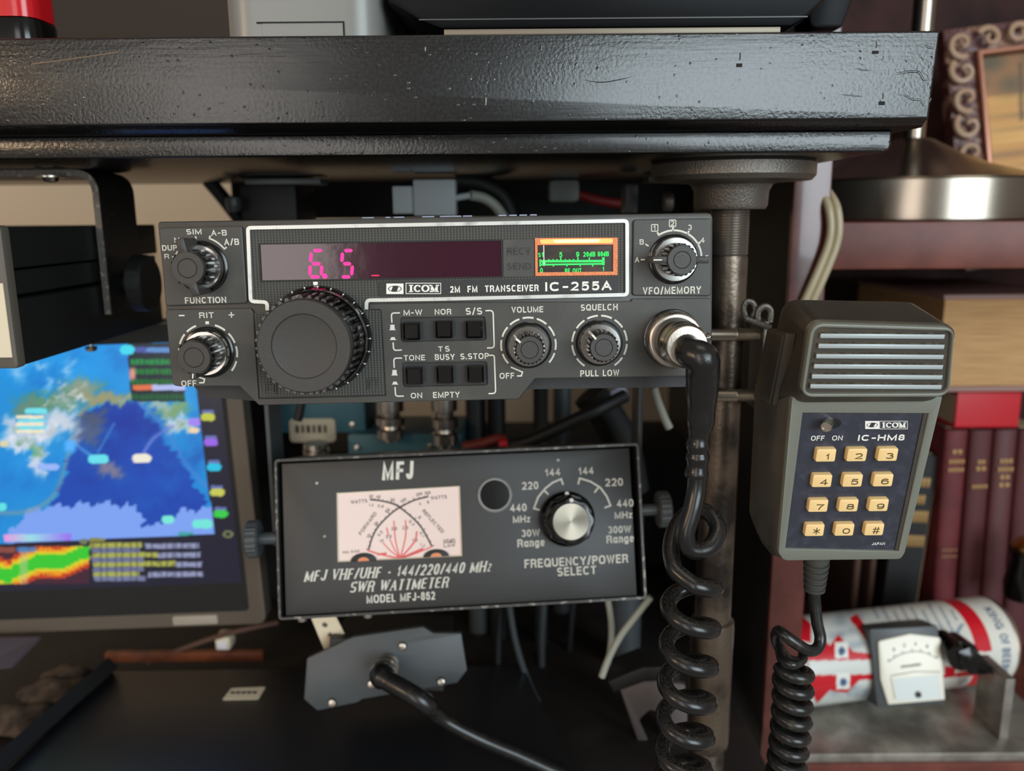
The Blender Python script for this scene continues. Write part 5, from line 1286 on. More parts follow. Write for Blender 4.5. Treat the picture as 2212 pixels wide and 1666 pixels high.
    ice = [(60, 1040), (110, 960), (190, 920), (330, 908), (500, 896), (640, 905), (700, 935), (712, 960), (698, 1000), (800, 1010), (860, 960), (960, 925), (1080, 925), (1090, 1120), (0, 1140)]
    put(inpoly(x, y, ice), (122, 160, 240))
    x, y = x0_, y0_
    def curve(pts, wd, col, a):
        P_ = smooth_path([(p[0], p[1], 0) for p in pts], 10); d = np.full(len(x), 1e9)
        for p in P_: d = np.minimum(d, (x - p.x) ** 2 + (y - p.y) ** 2)
        put(np.exp(-d / wd ** 2), col, a)
    curve([(390, 480), (345, 640), (290, 820), (220, 900), (120, 940), (0, 945)], 12, (120, 150, 170), .8)
    curve([(400, 455), (440, 410), (520, 375), (660, 365)], 12, (150, 150, 110), .7)
    curve([(700, 395), (820, 520), (930, 700), (1040, 820)], 10, (80, 130, 210), .8)
    curve([(720, 640), (770, 570), (860, 510)], 9, (130, 140, 220), .8); curve([(490, 640), (530, 570), (570, 500)], 6, (90, 170, 220), .6); curve([(360, 590), (450, 655)], 8, (90, 170, 230), .8)
    for i in range(5): pill(150 + 10 * (i % 2), 465 + 18 * i, 70, 8, (110, 220, 235) if i % 2 else (240, 230, 200))
    pill(180, 435, 56, 14, (110, 225, 235)); pill(492, 676, 52, 22, (100, 222, 236)); pill(708, 672, 48, 22, (236, 232, 214)); blob(350, 610, 30, 30, (84, 176, 255)); pill(240, 715, 55, 16, (150, 180, 245)); pill(20, 600, 20, 16, (220, 210, 160)); pill(972, 490, 32, 20, (160, 130, 240)); pill(970, 532, 26, 14, (235, 210, 170)); pill(0, 915, 34, 20, (90, 225, 225)); pill(840, 978, 32, 20, (120, 230, 215)); pill(1012, 1000, 52, 22, (112, 228, 214)); pill(930, 1050, 40, 10, (60, 160, 160))
    c[:] = np.where(mp[:, None], c, keep)
    # information panel
    dk = (x > 640) & (x < 925) & (y > 95) & (y < 388) & (x > 640 + (y - 95) * .1 - 10); put(dk, (16, 34, 44))
    for yy, col in ((190, (20, 150, 70)), (238, (16, 130, 50)), (290, (10, 110, 40)), (365, (10, 96, 50))):
        m = dk & (np.abs(y - yy) < 15) & (x > 655); put(m, col, .55); put(m & (np.sin(x * .25) > -.3) & (np.abs(y - yy) < 11), col, .8)
    put(dk & (np.abs(y - 318) < 13) & (x < 760) & (x > 662), (220, 110, 70)); put(dk & (np.abs(y - 318) < 14) & (x >= 760), (176, 186, 236)); pill(636, 130, 36, 24, (60, 214, 236)); put(dk & (np.abs(y - 130) < 14) & (x > 675), (72, 84, 160)); pill(790, 130, 60, 12, (90, 140, 200)); blob(662, 250, 16, 32, (226, 150, 136), 1)
    # column of tags beside the map
    for xx_, yy, col in ((1040, 466, (190, 196, 66)), (1055, 592, (150, 96, 226)), (1070, 716, (30, 190, 226)), (1086, 842, (196, 200, 84)), (1103, 950, (50, 200, 72))):
        pill(xx_ - 2, yy - 26, 30, 9, (96, 108, 170)); pill(xx_, yy, 36, 19, col)
    pill(1140, 1052, 24, 18, (120, 130, 80)); pill(1140, 1052, 16, 11, (40, 46, 50)); pill(418, 1088, 20, 14, (110, 120, 90)); pill(484, 1080, 40, 10, (130, 132, 60))
    # strip of colours, heat map, rows of text
    m = (np.abs(y - (1068 - (x - 190) * .02)) < 18) & (x > 20) & (x < 356); s = np.clip((x - 20) / 336, 0, 1)[:, None]
    rb = np.where(s < .4, np.array([230, 150, 220]) * (1 - s / .4) + np.array([150, 220, 230]) * s / .4, np.array([150, 220, 230]) * (1 - (s - .4) / .6) + np.array([150, 110, 240]) * (s - .4) / .6)
    c[:] = np.where(m[:, None], rb, c)
    hm = (x < 445) & (y > 1112) & (y < 1300); put(hm, (62, 26, 44))
    yc = 1235 - .22 * np.floor(x / 22) * 22 * (x > 60) + 10 * (x < 60) + 12 * np.sin(x / 40.); d = np.abs(np.floor(y / 12) * 12 - yc)
    put(hm & (d < 85), (190, 60, 20)); put(hm & (d < 66), (236, 150, 20)); put(hm & (d < 50), (214, 206, 30)); put(hm & (d < 34), (50, 196, 40)); put((np.abs(x - 118) < 20) & (y > 1120) & (y < 1300), (200, 200, 150), .5)
    put((np.abs(y - 1130) < 14) & (x < 75), (150, 80, 60), .8); put((np.abs(y - 1128) < 13) & (x > 85) & (x < 180), (60, 130, 200), .8)
    tt = (np.sin(x * .42) + np.sin(x * .17 + 1)) > -1.0
    for yy, xa, xb_, col in ((1105, 448, 710, (176, 180, 76)), (1155, 455, 790, (176, 180, 76)), (1200, 465, 880, (176, 180, 76)), (1250, 468, 696, (176, 180, 76)), (1112, 724, 996, (150, 156, 190)), (1158, 790, 1002, (150, 156, 190)), (1206, 880, 1008, (150, 156, 190)), (1254, 740, 1016, (150, 156, 190)), (1130, 455, 700, (110, 116, 150)), (1178, 455, 720, (110, 116, 150)), (1226, 465, 720, (110, 116, 150)), (1272, 470, 730, (120, 126, 160))):
        y2 = yy - (x - 700) * .012; m = (np.abs(y - y2) < 15) & (x > xa) & (x < xb_); put(m, col, .35); put(m & tt & (np.abs(y - y2) < 12), col, .9)
    return c
grid('screen', 420, 330, lambda U, V: np.stack([u0 + (u1 - u0) * U, v0 + (v1 - v0) * V, 0 * U + .0006], -1), screen, attr_mat('laptop_screen', emission=1.0, rough=.25), lap)

# ------------------------------------------------------------------ desk, tray, things below
zt_ = -.27
struct('trim_2', MB().box((-.235, .75, zt_ - .035), (.74, .75, .03), .001), M_desk)
ydk = P(400, 1420, .53)
t = thing('desk_riser', 'warm brown wooden riser edge lit below the laptop', 'riser', (-.20, .505, zt_ - .02))
c, d = boxpx(225, 1411, 568, 1431, .497, .005); dr = Vector((-.20, .505, zt_ - .02))
b = MB(); b.box(Vector(c) - dr, d, .001); pass; obj('board', b, mat('orange_wood', (128, 68, 42), .5, var=((92, 48, 30), 60, .4, .6)), t)
tray = thing('black_tray', 'flat black device top with raised left edge, lower left corner', 'device', PZ(500, 1550, zt_))
to = PZ(500, 1550, zt_)
b = MB(); pl2 = [PZ(246, 1449, zt_) - to, PZ(1130, 1436, zt_) - to, PZ(1300, 1800, zt_) - to, PZ(-130, 1800, zt_) - to]
b.prism([(p.x, p.y) for p in pl2], -.03, 0, bev=.001); obj('top', b, mat('black_tray_paint', (26, 27, 30), .38, bump=(900, .1, .0002)), tray)
b = MB(); e0, e1 = PZ(238, 1452, zt_ ) - to, PZ(-140, 1790, zt_) - to
b.tube([e0 + Vector((0, 0, .004)), e1 + Vector((0, 0, .004))], .0058, 4); obj('raised_edge', b, M_black, tray)
t = thing('sticker', 'small white printed sticker on the black device top', 'sticker', PZ(528, 1499, zt_ + .0002))
so_ = PZ(528, 1499, zt_ + .0002); qs = [PZ(x, y, zt_ + .0002) - so_ for x, y in ((480, 1513), (558, 1511), (574, 1485), (500, 1488))]
b = MB(); b.prism(round_poly([(p.x, p.y) for p in qs], .001, 3), 0, .0003); obj('label', b, M_label, t)
b = MB(); 
for k in range(5): b.box((-.007 + k * .0032, .0006, .0004), (.0024, .0022, .0002))
obj('print', b, M_ink, t)
t = thing('purple_folder', 'dusky purple sheet standing at the far left under the laptop', 'folder', P(40, 1440, .44))
o_ = P(40, 1440, .44); b = MB(); q = [P(-60, 1378, .45) - o_, P(85, 1376, .45) - o_, P(22, 1440, .42) - o_, P(-60, 1450, .42) - o_]
b.loft([[tuple(p) for p in q], [tuple(p + Vector((0, .002, -.002))) for p in q]]); obj('sheet', b, mat('dusky_purple', (92, 78, 86), .6), t)
def cable(name, label, pts, r, m, group=None, cat='cable', seg=10, n=8):
    w = [P(*p) for p in pts]; o = w[len(w) // 2]
    b = MB(); b.tube([p - o for p in smooth_path(w, n)], r, seg); ob = obj(name, b, m); ob.location = o
    return tag(ob, label, cat, group)
cable('thin_cable', 'thin brown cable curving below the laptop', ((320, 1432, .5), (380, 1408, .5), (450, 1382, .5), (520, 1362, .5), (600, 1345, .51)), .0018, M_brn)
t = thing('white_plug', 'small white plug below the right end of the laptop', 'plug', P(487, 1382, .505))
b = MB(); b.box((0, 0, 0), (.010, .012, .0095), .002); obj('housing', b, M_cream, t)
b = MB(); b.prism(rect(-.003, -.0036, .003, .002), 0, .0003, M=FR(-.006)); obj('contact', b, mat('pale_contact', (226, 222, 230), .4), t)
# clutter at the far left
for i, (x, y, s, lab) in enumerate(((150, 1475, .011, 'dusty brown lump on the desk beside the black device, farther one'), (120, 1515, .014, 'dusty brown lump on the desk beside the black device, middle one'), (40, 1575, .014, 'dusty brown lump on the desk beside the black device, nearest one'))):
    p = PZ(x, y, zt_ - .02); bm = bmesh.new(); bmesh.ops.create_icosphere(bm, subdivisions=3, radius=s)
    for v in bm.verts: v.co = Vector((v.co.x * 1.4, v.co.y, v.co.z * .5)) * (1 + .22 * sin(v.co.x * 400 + i) * cos(v.co.y * 330))
    b = MB(); b.merge(bm); ob = obj('crumpled_cloth', b, mat('dusty_cloth_%d' % i, (92, 76, 62), .9, var=((60, 50, 42), 120, .4, .6)), None, 0); ob.location = p + Vector((0, 0, s * .4)); tag(ob, lab, 'cloth', 'crumpled cloths')

# ------------------------------------------------------------------ duplexer box
YD = .385
t = thing('duplexer', 'dark grey metal box with silver connector and screws below the wattmeter', 'duplexer', P(830, 1450, YD))
do = P(830, 1450, YD)
DM = T(do) @ Matrix.Rotation(radians(4), 4, 'Y') @ Matrix.Rotation(radians(-14), 4, 'X') @ FR(0)
t.matrix_world = DM
def d4(x, y, w=0): return uv(DM, 560 + .22604 * x, 1300 + .22609 * y, w)
out = [d4(*p) for p in ((452, 545), (900, 335), (1560, 240), (1660, 300), (1930, 300), (1985, 660), (1890, 780), (980, 935), (940, 965), (555, 1045), (425, 935))]
b = MB(); b.prism(round_poly(out, .0012, 4), -.004, 0, bev=.0007); obj('face_plate', b, M_dgrey, t)
cx = sum(p[0] for p in out) / len(out); cy = sum(p[1] for p in out) / len(out)
b = MB(); b.box((cx, cy + .001, -.035), (.060, .024, .064), .001); obj('body', b, M_black, t)
for x, y in ((1370, 425), (1075, 785), (700, 965), (1742, 762)):
    c = d4(x, y); b = MB(); b.lathe([(.0021, 0), (.0023, .0005), (.0017, .0016), (.0002, .0019)], T((c[0], c[1], 0)), 20); obj('screw', b, M_satin, t)
c = d4(1235, 590)
b = MB(); b.lathe([(.0052, 0), (.0052, .003), (.0044, .0035), (.0044, .0065), (.0060, .0072), (.0062, .0095), (.0050, .0105), (.0050, .0135), (.0066, .0142), (.0068, .0185), (.0058, .0195), (.003, .0195)], T((c[0], c[1], 0)), 40); obj('connector', b, M_satin, t)
cw = DM @ Vector((c[0], c[1], .0190))
pts = [cw, DM @ Vector((c[0] + .0008, c[1] - .0006, .0225)), P(905, 1510, YD - .030), P(960, 1556, YD - .026), P(1040, 1598, YD - .026), P(1120, 1632, YD - .024), P(1210, 1672, YD - .022), P(1330, 1720, YD - .02)]
b = MB(); b.tube([p - cw for p in smooth_path(pts, 8)], lambda s: .0058 if s < .16 else (.0048 if s < .34 else .0036), 16); ob = obj('coax_cable', b, M_cable); ob.location = cw
tag(ob, 'thick black coaxial cable running from the grey metal box to the lower right', 'cable')
t = thing('paper_tag', 'cream paper tag with two dark marks hanging above the grey metal box', 'tag', P(710, 1368, .40))
o_ = P(710, 1368, .40); b = MB(); TM = FR(0)
q = [P(x, y, .40) - o_ for x, y in ((672, 1335), (724, 1330), (746, 1374), (738, 1392), (702, 1408))]
b.prism(round_poly([(p.x, p.z) for p in q], .0006, 2), -.0006, 0, M=TM); obj('paper', b, M_label, t)
b = MB()
for x, y in ((702, 1350), (714, 1372)):
    p = P(x, y, .40) - o_
    for a in (.3, 1.5, 2.5): b.ribbon([(p.x - .0016 * cos(a), p.z - .0016 * sin(a)), (p.x + .0016 * cos(a), p.z + .0016 * sin(a))], .0006, 0, .0003, M=TM)
obj('ink_mark', b, M_ink, t)

# ------------------------------------------------------------------ teal boxes with connectors behind the gap
YT = .52
def teal(x0, y0, x1, y1, Y, label):
    c, d = boxpx(x0, y0, x1, y1, Y, .05); t = thing('teal_box', label, 'metal box', c, 'teal boxes behind the wattmeter')
    b = MB(); b.box((0, 0, 0), d, .0015); obj('housing', b, M_teal, t); return t, Vector(c), d
ta, ca, da = teal(600, 830, 788, 936, YT, 'teal metal box with a white label, leftmost behind the wattmeter')
b = MB(); q0, q1 = P(624, 905, YT - .001), P(726, 955, YT - .001)
b.prism(round_poly(rect(q0.x - ca.x, q1.z - ca.z, q1.x - ca.x, q0.z - ca.z), .003), 0, .0012, M=FR(YT - .0 - ca.y)); lb = obj('label', b, M_label, ta)
b = MB()
for k in range(6): b.box((q0.x - ca.x + .005 + k * .0036, YT - .0014 - ca.y, (q0.z + q1.z) / 2 - ca.z + .001), (.0016 if k % 2 else .0022, .0006, .005))
obj('print', b, M_ink, lb)
tb, cb, db = teal(752, 938, 1000, 1010, YT - .01, 'lower teal metal box below the two silver connectors')
tc_, cc_, dc_ = teal(785, 830, 792, 936, YT + .02, 'narrow teal metal box edge beside the left silver connector') if False else (None, None, None)
for par, c_, x, y, Y in ((ta, ca, 762, 918, YT), (tb, cb, 772, 968, YT - .01), (tb, cb, 930, 964, YT - .01)):
    p = P(x, y, Y); b = MB(); b.lathe([(.0022, 0), (.0020, .001), (.0003, .0014)], T(p - c_) @ axisM((0, 0, 0), (0, -1, 0)), 16); obj('screw', b, M_satin, par)
def conn(x, yt, yb_, Y, rr, label, par=None, c_=None):
    p0, p1 = P(x, yb_, Y), P(x, yt, Y); h = (p1 - p0).z
    b = MB(); pr = []
    for z_, r_ in ((0, .6), (.10, .62), (.10, 1), (.30, 1), (.34, .8), (.40, .75), (.44, 1.05), (.62, 1.05), (.66, .7), (.74, .7), (.78, 1.0), (1.1, 1.0), (1.1, .3)): pr.append((rr * r_, h * z_))
    b.lathe(pr, seg=40); ob = obj('coax_connector', b, M_satin); ob.location = p0; tag(ob, label, 'connector', 'silver connectors behind the wattmeter')
conn(845, 868, 952, YT - .02, .0085, 'silver coaxial connector standing on the lower teal box, left of the pair')
conn(962, 862, 968, YT - .03, .0078, 'silver coaxial connector with brass middle, right of the pair')
conn(684, 960, 990, YT - .03, .0075, 'short silver connector just above the top edge of the wattmeter')
cable('black_lead', 'black lead end hanging in front of the white label on the teal box', ((652, 860, .46), (648, 885, .46), (643, 908, .46)), .0026, M_black)

# ------------------------------------------------------------------ things behind the radios
def blk(name, label, cat, x0, y0, x1, y1, Y, dep, m, group=None, bev=.001):
    c, d = boxpx(x0, y0, x1, y1, Y, dep); b = MB(); b.box((0, 0, 0), d, bev); o = obj(name, b, m); o.location = c; return tag(o, label, cat, group)
blk('dark_gap_filler', 'added dark block behind the transceiver, filling the gap under the shelf', 'equipment', 500, 392, 1500, 470, .60, .10, M_deep)  # added filler that keeps the gap dark and hides the wall
t = thing('white_connector', 'white plastic plug connector above the transceiver under the shelf', 'connector', P(930, 430, .45))
o_ = P(930, 430, .45); mw = mat('white_nylon', (178, 184, 186), .5)
c, d = boxpx(848, 402, 895, 462, .45, .012); b = MB(); b.box(Vector(c) - o_, d, .0008); obj('small_housing', b, mw, t)
c, d = boxpx(893, 388, 984, 466, .448, .016); b = MB(); b.box(Vector(c) - o_, d, .0008); obj('large_housing', b, mw, t)
b = MB(); b.tube([P(984, 428, .452) - o_, P(1016, 422, .452) - o_], .0018, 10); obj('latch_pin', b, mw, t)
cable('connector_wire', 'white wire running from the white plug connector down behind the transceiver', ((1016, 422, .455), (1045, 428, .458), (1070, 445, .46), (1092, 475, .46)), .0028, M_greycab)
cable('arched_cable', 'thick black cable arching behind the white plug connector', ((985, 392, .49), (1040, 398, .49), (1085, 425, .49), (1110, 480, .49)), .0060, M_black)
blk('terminal_block', 'pale green terminal block with red wires in the gap right of the white connector', 'connector', 1188, 388, 1252, 436, .52, .02, mat('pale_terminal', (150, 160, 156), .5), bev=.003)
cable('red_wire', 'red wire leaving the pale terminal block', ((1250, 420, .53), (1290, 432, .53), (1340, 440, .53)), .003, mat('red_wire', (120, 22, 26), .5))
blk('dark_bracket', 'small dark bracket under the shelf left of the pipe flange', 'bracket', 1352, 398, 1378, 460, .46, .02, M_dgrey)
t = thing('shelf_bolt', 'silver bolt end under the shelf beside the pipe flange', 'bolt', P(1434, 436, .44)); b = MB(); b.lathe([(.001, 0), (.0045, 0), (.005, .001), (.005, .004), (.003, .005)], axisM((0, 0, 0), (1, 0, 0)), 24); obj('head', b, M_cast, t)
for x0, x1, lab in ((540, 700, 'long pale metal strip under the shelf above the transceiver'), (1395, 1480, 'short pale metal tab under the shelf by the pipe flange')):
    c, d = boxpx(x0, 384, x1, 393, .47, .012); b = MB(); b.box((0, 0, 0), (d[0], .02, .003), .0005); ob = obj('metal_strip', b, M_dgrey); ob.location = (c[0], .47, min(ZB - .003, c[2])); tag(ob, lab, 'metal strip', 'metal strips under the shelf')
cable('diagonal_brace', 'black diagonal brace behind the upper left corner of the transceiver', ((450, 390, .55), (480, 425, .55), (530, 490, .55)), .0045, M_black)
blk('dark_side_block', 'dark blue-black equipment side behind the left end of the transceiver', 'equipment', 520, 400, 640, 500, .50, .05, M_black)
t = thing('hinge_knob', 'small grey knob on the brace behind the upper left corner of the transceiver', 'knob', P(506, 458, .49)); b = MB(); b.lathe([(.001, 0), (.003, 0), (.004, .002), (.0045, .005), (.004, .008), (.001, .009)], seg=24); obj('knob', b, M_dgrey, t)
# black uprights and tubes seen between the radio and the wattmeter
for x, r_, m, lab, Y in ((1028, .007, M_dgrey, 'grey tube between transceiver and wattmeter, left one', .55), (1072, .0062, M_black, 'black tube right of the grey tubes', .54), (1168, .0048, M_deep, 'black post crossing the tan wall patch', .53), (1214, .0065, M_dgrey, 'wide grey tube right of the tan wall patch', .58)):
    p = P(x, 900, Y); b = MB(); b.lathe([(.001, -.30), (r_, -.30), (r_, -.05), (.001, -.05)], seg=28); ob = obj('vertical_tube', b, m); ob.location = (p.x, p.y, 0); tag(ob, lab, 'tube', 'tubes behind the wattmeter')
cable('power_cable', 'black cable with red tip crossing the gap above the wattmeter', ((1105, 962, .47), (1150, 950, .47), (1220, 918, .47), (1290, 885, .47), (1350, 855, .48)), .0040, M_black)
cable('red_cable', 'dull red cable entering above the top edge of the wattmeter', ((1000, 966, .475), (1040, 958, .475), (1075, 948, .475), (1092, 950, .475)), .0030, mat('dull_red', (110, 40, 36), .5))
cable('red_ferrule', 'bright red wire end on the black cable above the wattmeter', ((1078, 960, .469), (1096, 958, .469)), .0034, M_red)
cable('clear_wire', 'pale bluish wire under the right part of the transceiver', ((1300, 872, .5), (1330, 852, .5), (1350, 838, .5)), .0040, mat('pale_wire', (150, 154, 170), .4))
cable('off_white_cable', 'off-white cable end hanging right of the wattmeter bracket', ((1412, 838, .42), (1422, 870, .42), (1436, 905, .42), (1446, 925, .42)), .0022, M_greycab)
for x, Y, r_, lab in ((1345, .5, .008, 'dark bundled cable right under the transceiver, left strand'), (1330, .52, .011, 'dark bundled cable right under the transceiver, thick strand')):
    cable('dark_cable', lab, ((x - 60, 850, Y), (x - 20, 900, Y), (x + 10, 960, Y), (x + 30, 1060, Y)), r_, M_deep, 'dark cables under the transceiver')
# cables below the wattmeter
for pts, r_, m, lab in ((((1084, 1290, .47), (1076, 1400, .47), (1080, 1500, .47), (1105, 1600, .47), (1130, 1680, .47)), .0022, M_black, 'thin black cable below the wattmeter, leftmost strand'),
                        (((1098, 1290, .46), (1112, 1380, .46), (1140, 1470, .46), (1175, 1540, .46), (1230, 1620, .46)), .0020, M_dgrey, 'thin grey cable below the wattmeter sweeping right'),
                        (((1175, 1290, .50), (1170, 1400, .50), (1172, 1520, .50), (1165, 1680, .50)), .0024, M_dgrey, 'straight grey cable below the middle of the wattmeter'),
                        (((1240, 1290, .52), (1234, 1350, .52), (1228, 1450, .52), (1226, 1680, .52)), .0022, M_black, 'dark cable below the right half of the wattmeter'),
                        (((1312, 1290, .43), (1320, 1340, .43), (1320, 1390, .435), (1312, 1440, .435)), .0018, M_greycab, 'off-white cable hanging straight below the wattmeter'),
                        (((1405, 1290, .41), (1370, 1335, .41), (1340, 1375, .41), (1316, 1420, .41), (1300, 1462, .41)), .0019, M_greycab, 'off-white cable slanting down left from the bracket corner')):
    cable('hanging_cable', lab, pts, r_, m, 'cables below the wattmeter')
p = P(1352, 1290, .50); b = MB(); b.lathe([(.001, -.045), (.010, -.045), (.010, .06), (.001, .06)], seg=32); ob = obj('dark_post', b, M_dgrey); ob.location = p; tag(ob, 'dark grey round post behind the off-white cables', 'post')
t = thing('steel_bracket', 'slotted steel bracket leaning behind the coiled cord at the bottom', 'bracket', P(1400, 1560, .42))
o_ = P(1400, 1560, .42)
def bq(x, y): p = P(x, y, .42) - o_; return (p.x, p.z)
b = MB(); b.prism([bq(*p) for p in ((1338, 1486), (1400, 1468), (1480, 1480), (1500, 1700), (1412, 1700))], -.003, 0, holes=[round_poly([bq(*p) for p in ((1380, 1556), (1404, 1534), (1428, 1540), (1436, 1604), (1406, 1614))], .003, 4)], M=FR(0), bev=.0006); obj('plate', b, mat('grey_steel', (92, 84, 82), .5, metal=.3), t)
b = MB(); b.prism([bq(*p) for p in ((1312, 1470), (1390, 1440), (1468, 1440), (1468, 1470), (1392, 1472), (1325, 1496))], -.02, .001, M=FR(0), bev=.0008); obj('flange', b, M_black, t)
blk('dark_side_block', 'tall black block added between the laptop edge and the wattmeter', 'equipment', 545, 862, 640, 1400, .60, .05, M_deep)  # added block, covers the tan wall with black
blk('black_backdrop_panel', 'large black panel added as dark background behind the wattmeter and cables', 'equipment', 640, 975, 1560, 1700, .66, .10, M_deep)  # added panel standing in for the darkness behind the wattmeter

# ------------------------------------------------------------------ can radio on the bottom bookcase shelf
zp = zbt + .006
Yk = .5
for i in range(40):
    rr = 106 * Yk / 1800 * .95; zc = P(1945, 1413, Yk).z
    Yk += (zc - (zp + rr)) * .8
Rk = 106 * Yk / 1800 * .95
plate_yf = PZ(1990, 1628, zp).y
t = thing('metal_stand', 'grey aluminium stand with upright right side under the can on the bottom shelf', 'stand', (P(1990, 1628, plate_yf).x, plate_yf, zbt))
so2 = Vector((P(1990, 1628, plate_yf).x, plate_yf, zbt))
xa, xb_ = P(1730, 1628, plate_yf).x, P(2330, 1628, plate_yf).x
b = MB(); b.box(((xa + xb_) / 2 - so2.x, .065, .003), (xb_ - xa, .13, .006), .0008); obj('base_plate', b, M_alu, t)
fy = PZ(2168, 1598, zp).y; fx = PZ(2168, 1598, zp).x; fz = P(2184, 1468, fy).z
b = MB(); b.box((fx - so2.x, fy - so2.y + .015, (zp + fz) / 2 - zbt), (.0058, .03, fz - zp), .0006); obj('side_plate', b, M_alu, t)
A = P(1700, 1432, Yk - .010); B = P(2128, 1394, Yk + .020); A.z = B.z = zp + Rk
can = thing('can_radio', 'red and white can lying on the metal stand, meter and knob in its side', 'can radio', A)
AX = (B - A); LC = AX.length; AX.normalize(); EY = Vector((0, -1, 0)); EY = (EY - AX * EY.dot(AX)).normalized(); EZ = AX.cross(EY)
if EZ.z < 0: EZ = -EZ
def cyl(U, V):
    th = 2 * np.pi * V
    pts = np.outer(U * LC, np.array(AX)) + Rk * (np.outer(np.cos(th), np.array(EY)) + np.outer(np.sin(th), np.array(EZ)))
    return pts
def canart(U, V, X):
    Wd = X + np.array(A); Cm = np.array(CAMI); Q = Wd @ Cm[:3, :3].T + Cm[:3, 3]
    x = (CX + FPX * Q[:, 0] / -Q[:, 2] - 1700) / .23146; y = (CY - FPX * Q[:, 1] / -Q[:, 2] - 1260) / .23146
    c = np.tile(np.array([216., 214, 204]), (len(x), 1))
    def put(m, col, a=1.):
        m = (m.astype(float) * a)[:, None]; c[:] = c * (1 - m) + m * np.array(col, float)
    red = (196, 24, 38)
    put(U < .46, (206, 208, 202))
    for i in range(26):
        cx, cy = rs.uniform(280, 760), rs.uniform(230, 620) if i % 2 else rs.uniform(960, 1130); g = np.exp(-((x - cx) / rs.uniform(20, 70)) ** 2 - ((y - cy) / rs.uniform(15, 45)) ** 2); put(g, (140, 152, 160), .6)
    for poly in ([(90, 280), (160, 320), (225, 380), (225, 560), (120, 530)], [(190, 650), (340, 520), (400, 580), (480, 480), (550, 560), (620, 640), (800, 660), (800, 715), (180, 725)],
                 [(220, 860), (800, 850), (800, 900), (680, 905), (560, 1025), (460, 1015), (400, 1000), (280, 1125), (200, 960)], [(580, 330), (650, 285), (740, 400), (800, 560), (800, 620), (700, 480)],
                 [(1440, 545), (1880, 590), (1880, 640), (1440, 650)], [(1440, 860), (1900, 790), (1800, 860), (1440, 885)], [(1470, 770), (1580, 790), (1560, 870), (1470, 880)]):
        put(inpoly(x, y, poly), red)
    put((U > .79) & (U < .868), red)
    put((U > .79) & (U < .868) & (y > 640) & (y < 790), (222, 220, 210))
    for cx, cy in ((510, 625), (525, 915)):
        put((np.abs(x - cx) < 62) & (np.abs(y - cy) < 75), (226, 226, 220)); put(((x - cx) / 34) ** 2 + ((y - cy - 10) / 40) ** 2 < 1, (70, 96, 130))
    for i in range(9):
        x0 = 800 + i * 90; put((np.abs((x - x0) - (y - 230) * .55) < 9) & (y > 190 + (i % 3) * 30) & (y < 330 + (i * 17) % 120) & (U < .78), (84, 110, 140), .7)
    put((np.abs(x - 1600 + (y - 440) * .6) < 22) & (y > 380) & (y < 490), (84, 110, 140), .6); put((np.abs(x - 1640) < 40) & (np.abs(y - 930) < 40) & (np.sin(x * .2) > 0), (84, 110, 140), .6)
    return c
grid('can_wall', 240, 260, cyl, canart, attr_mat('can_print', rough=.3), can)
def wrap(p):
    """flat (along the can, up around it) to the can's surface"""
    th = p[1] / Rk; return AX * p[0] + (EY * cos(th) + EZ * sin(th)) * (Rk + p[2])
b = MB(); xk = LC * .94
for s, yc_, w_ in (('KING', 1.02 * Rk, .0165), ('OF', .50 * Rk, .007), ('BEERS', -.02 * Rk, .019)):
    b.text(s, xk, yc_, w_, .0062, -.0001, .0002, bold=.02, rot=-pi / 2)
for v in b.bm.verts: v.co = wrap(v.co)
obj('can_lettering', b, mat('can_blue', (64, 90, 124), .5), can)
b = MB(); CM = axisM((0, 0, 0), AX)
b.lathe([(Rk * .98, LC), (Rk * 1.01, LC + .001), (Rk * .99, LC + .003), (Rk * .95, LC + .0035), (Rk * .92, LC + .001), (.001, LC + .001)], CM, 64); obj('can_rim', b, M_satin, can)
b = MB(); b.lathe([(Rk * .98, 0), (Rk * .94, -.003), (.001, -.002)], CM, 64); obj('can_end', b, M_satin, can)
# meter set into the can
cm = P(1962, 1440, Yk - Rk - .004); KM = Matrix.Identity(4); 
KM = T(cm) @ Matrix.Rotation(radians(3.5), 4, 'Y').inverted() @ Matrix.Rotation(radians(-16), 4, 'X') @ FR(0)
cw_ = (T(-A) @ KM)
def kA(x, y, w=0): return uv(KM, 1700 + .23146 * x, 1260 + .23146 * y, w)
hs = [kA(700, 345, -.02), kA(1330, 320, -.02), kA(1400, 400, -.002), kA(1470, 1130, -.002), kA(830, 1165, -.002), kA(760, 440, -.002)]
b = MB(); b.prism(round_poly([kA(765, 430, -.002), kA(1400, 395, -.002), kA(1462, 1125, -.002), kA(838, 1160, -.002)], .001), -.022, -.001, M=cw_, bev=.0005); obj('meter_housing', b, M_dgrey, can)
face = [kA(845, 540), kA(1140, 470), kA(1425, 505), kA(1468, 1085), kA(940, 1130), kA(870, 900)]
b = MB(); b.prism(round_poly(face, [.002, .004, .002, .001, .001, .002], 5), -.002, .0012, M=cw_, bev=.0006); mf = obj('meter_dial', b, mat('meter_ivory', (226, 222, 206), .3), can)
b = MB(); za, zb2 = .0011, .0014
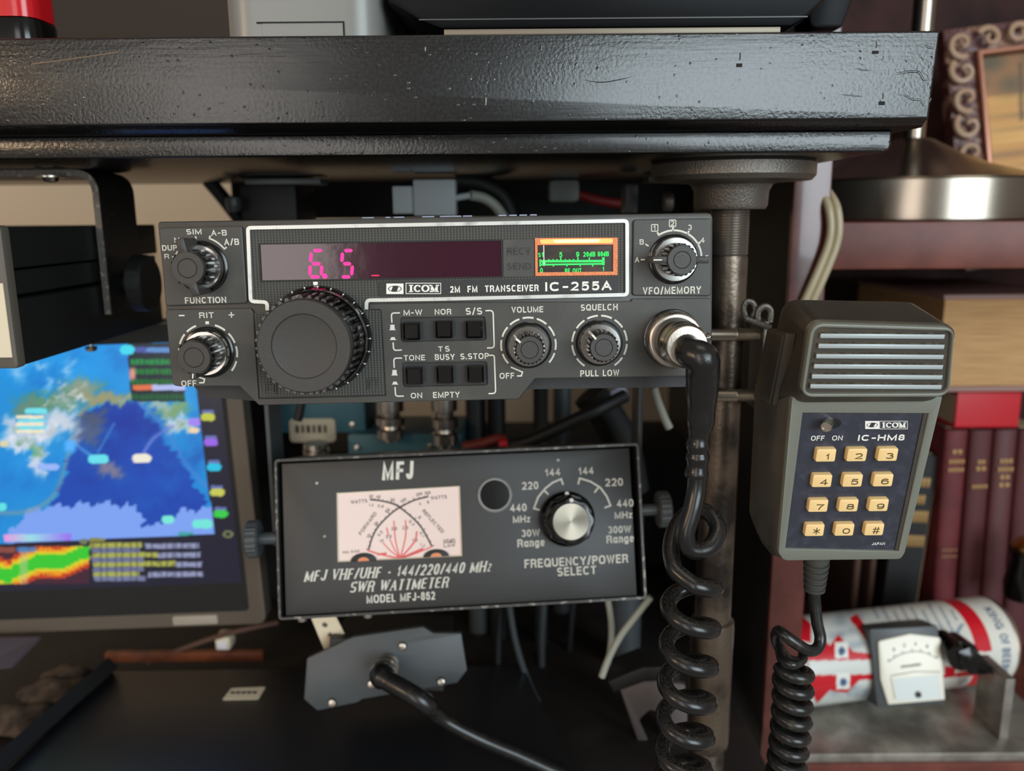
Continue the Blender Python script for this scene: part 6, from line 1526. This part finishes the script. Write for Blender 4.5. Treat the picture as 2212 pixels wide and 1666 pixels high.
pts = smooth_path([kA(*p) for p in ((940, 730), (1030, 670), (1160, 635), (1280, 645), (1390, 700))], 6); b.ribbon([tuple(p) for p in pts], .0004, za, zb2, M=cw_)
for i in range(0, len(pts), 4):
    p = pts[i]; b.ribbon([tuple(p), (p.x * 1.0, p.y + .0018)], .0004, za, zb2, M=cw_)
for s, x, y in (('0', 990, 615), ('2', 1085, 575), ('4', 1190, 562), ('6', 1300, 585)):
    c = kA(x, y); b.text(s, c[0], c[1], .0014, .0022, za, zb2, M=cw_)
c = kA(1150, 765); b.text('DC VOLTS' if False else 'MICROAMPERES', c[0], c[1], .013, .0017, za, zb2, M=cw_, rot=.06)
b.ribbon([kA(960, 860), kA(1190, 820), kA(1420, 825)], .0004, za, zb2, M=cw_); b.ribbon([kA(960, 870), kA(1000, 1080)], .0003, za, zb2, M=cw_)
c = kA(1215, 1035); b.lathe([(.0022, .001), (.002, .0018), (.0004, .0022)], cw_ @ T((c[0], c[1], 0)), 20); obj('dial_print', b, M_mink, mf)
b = MB(); b.prism([kA(985, 890), kA(1410, 850), kA(1440, 1075), kA(1020, 1095)], .001, .0013, M=cw_); obj('dial_cover', b, mat('dial_cover_clear', (204, 212, 210), .2), mf)
# pointer knob
kp = P(1700 + .23146 * 1680, 1260 + .23146 * 690, Yk - Rk - .002); KN = T(kp - A) @ Matrix.Rotation(radians(-5), 4, 'X') @ FR(0)
b = MB(); b.lathe([(.010, -.012), (.010, .003), (.009, .004), (.001, .004)], KN @ Matrix.Translation((-.004, .002, 0)), 32)
b.prism(round_poly([(-.012, .008), (-.004, .011), (.006, .004), (.0125, -.0055), (.008, -.0075), (-.002, -.008), (-.009, -.001)], .0015, 3), .003, .010, bev=.0015, M=KN)
b.ribbon([(-.006, .004), (.011, -.006)], .0016, .0095, .0112, M=KN); obj('pointer_knob', b, M_gloss, can)
b = MB(); c = P(1700 + .23146 * 1535, 1260 + .23146 * 625, Yk - Rk - .004); b.lathe([(.0002, .006), (.006, .006), (.0068, .004), (.007, -.014)], T(c - A) @ FR(0), 28); obj('small_knob', b, M_gloss, can)
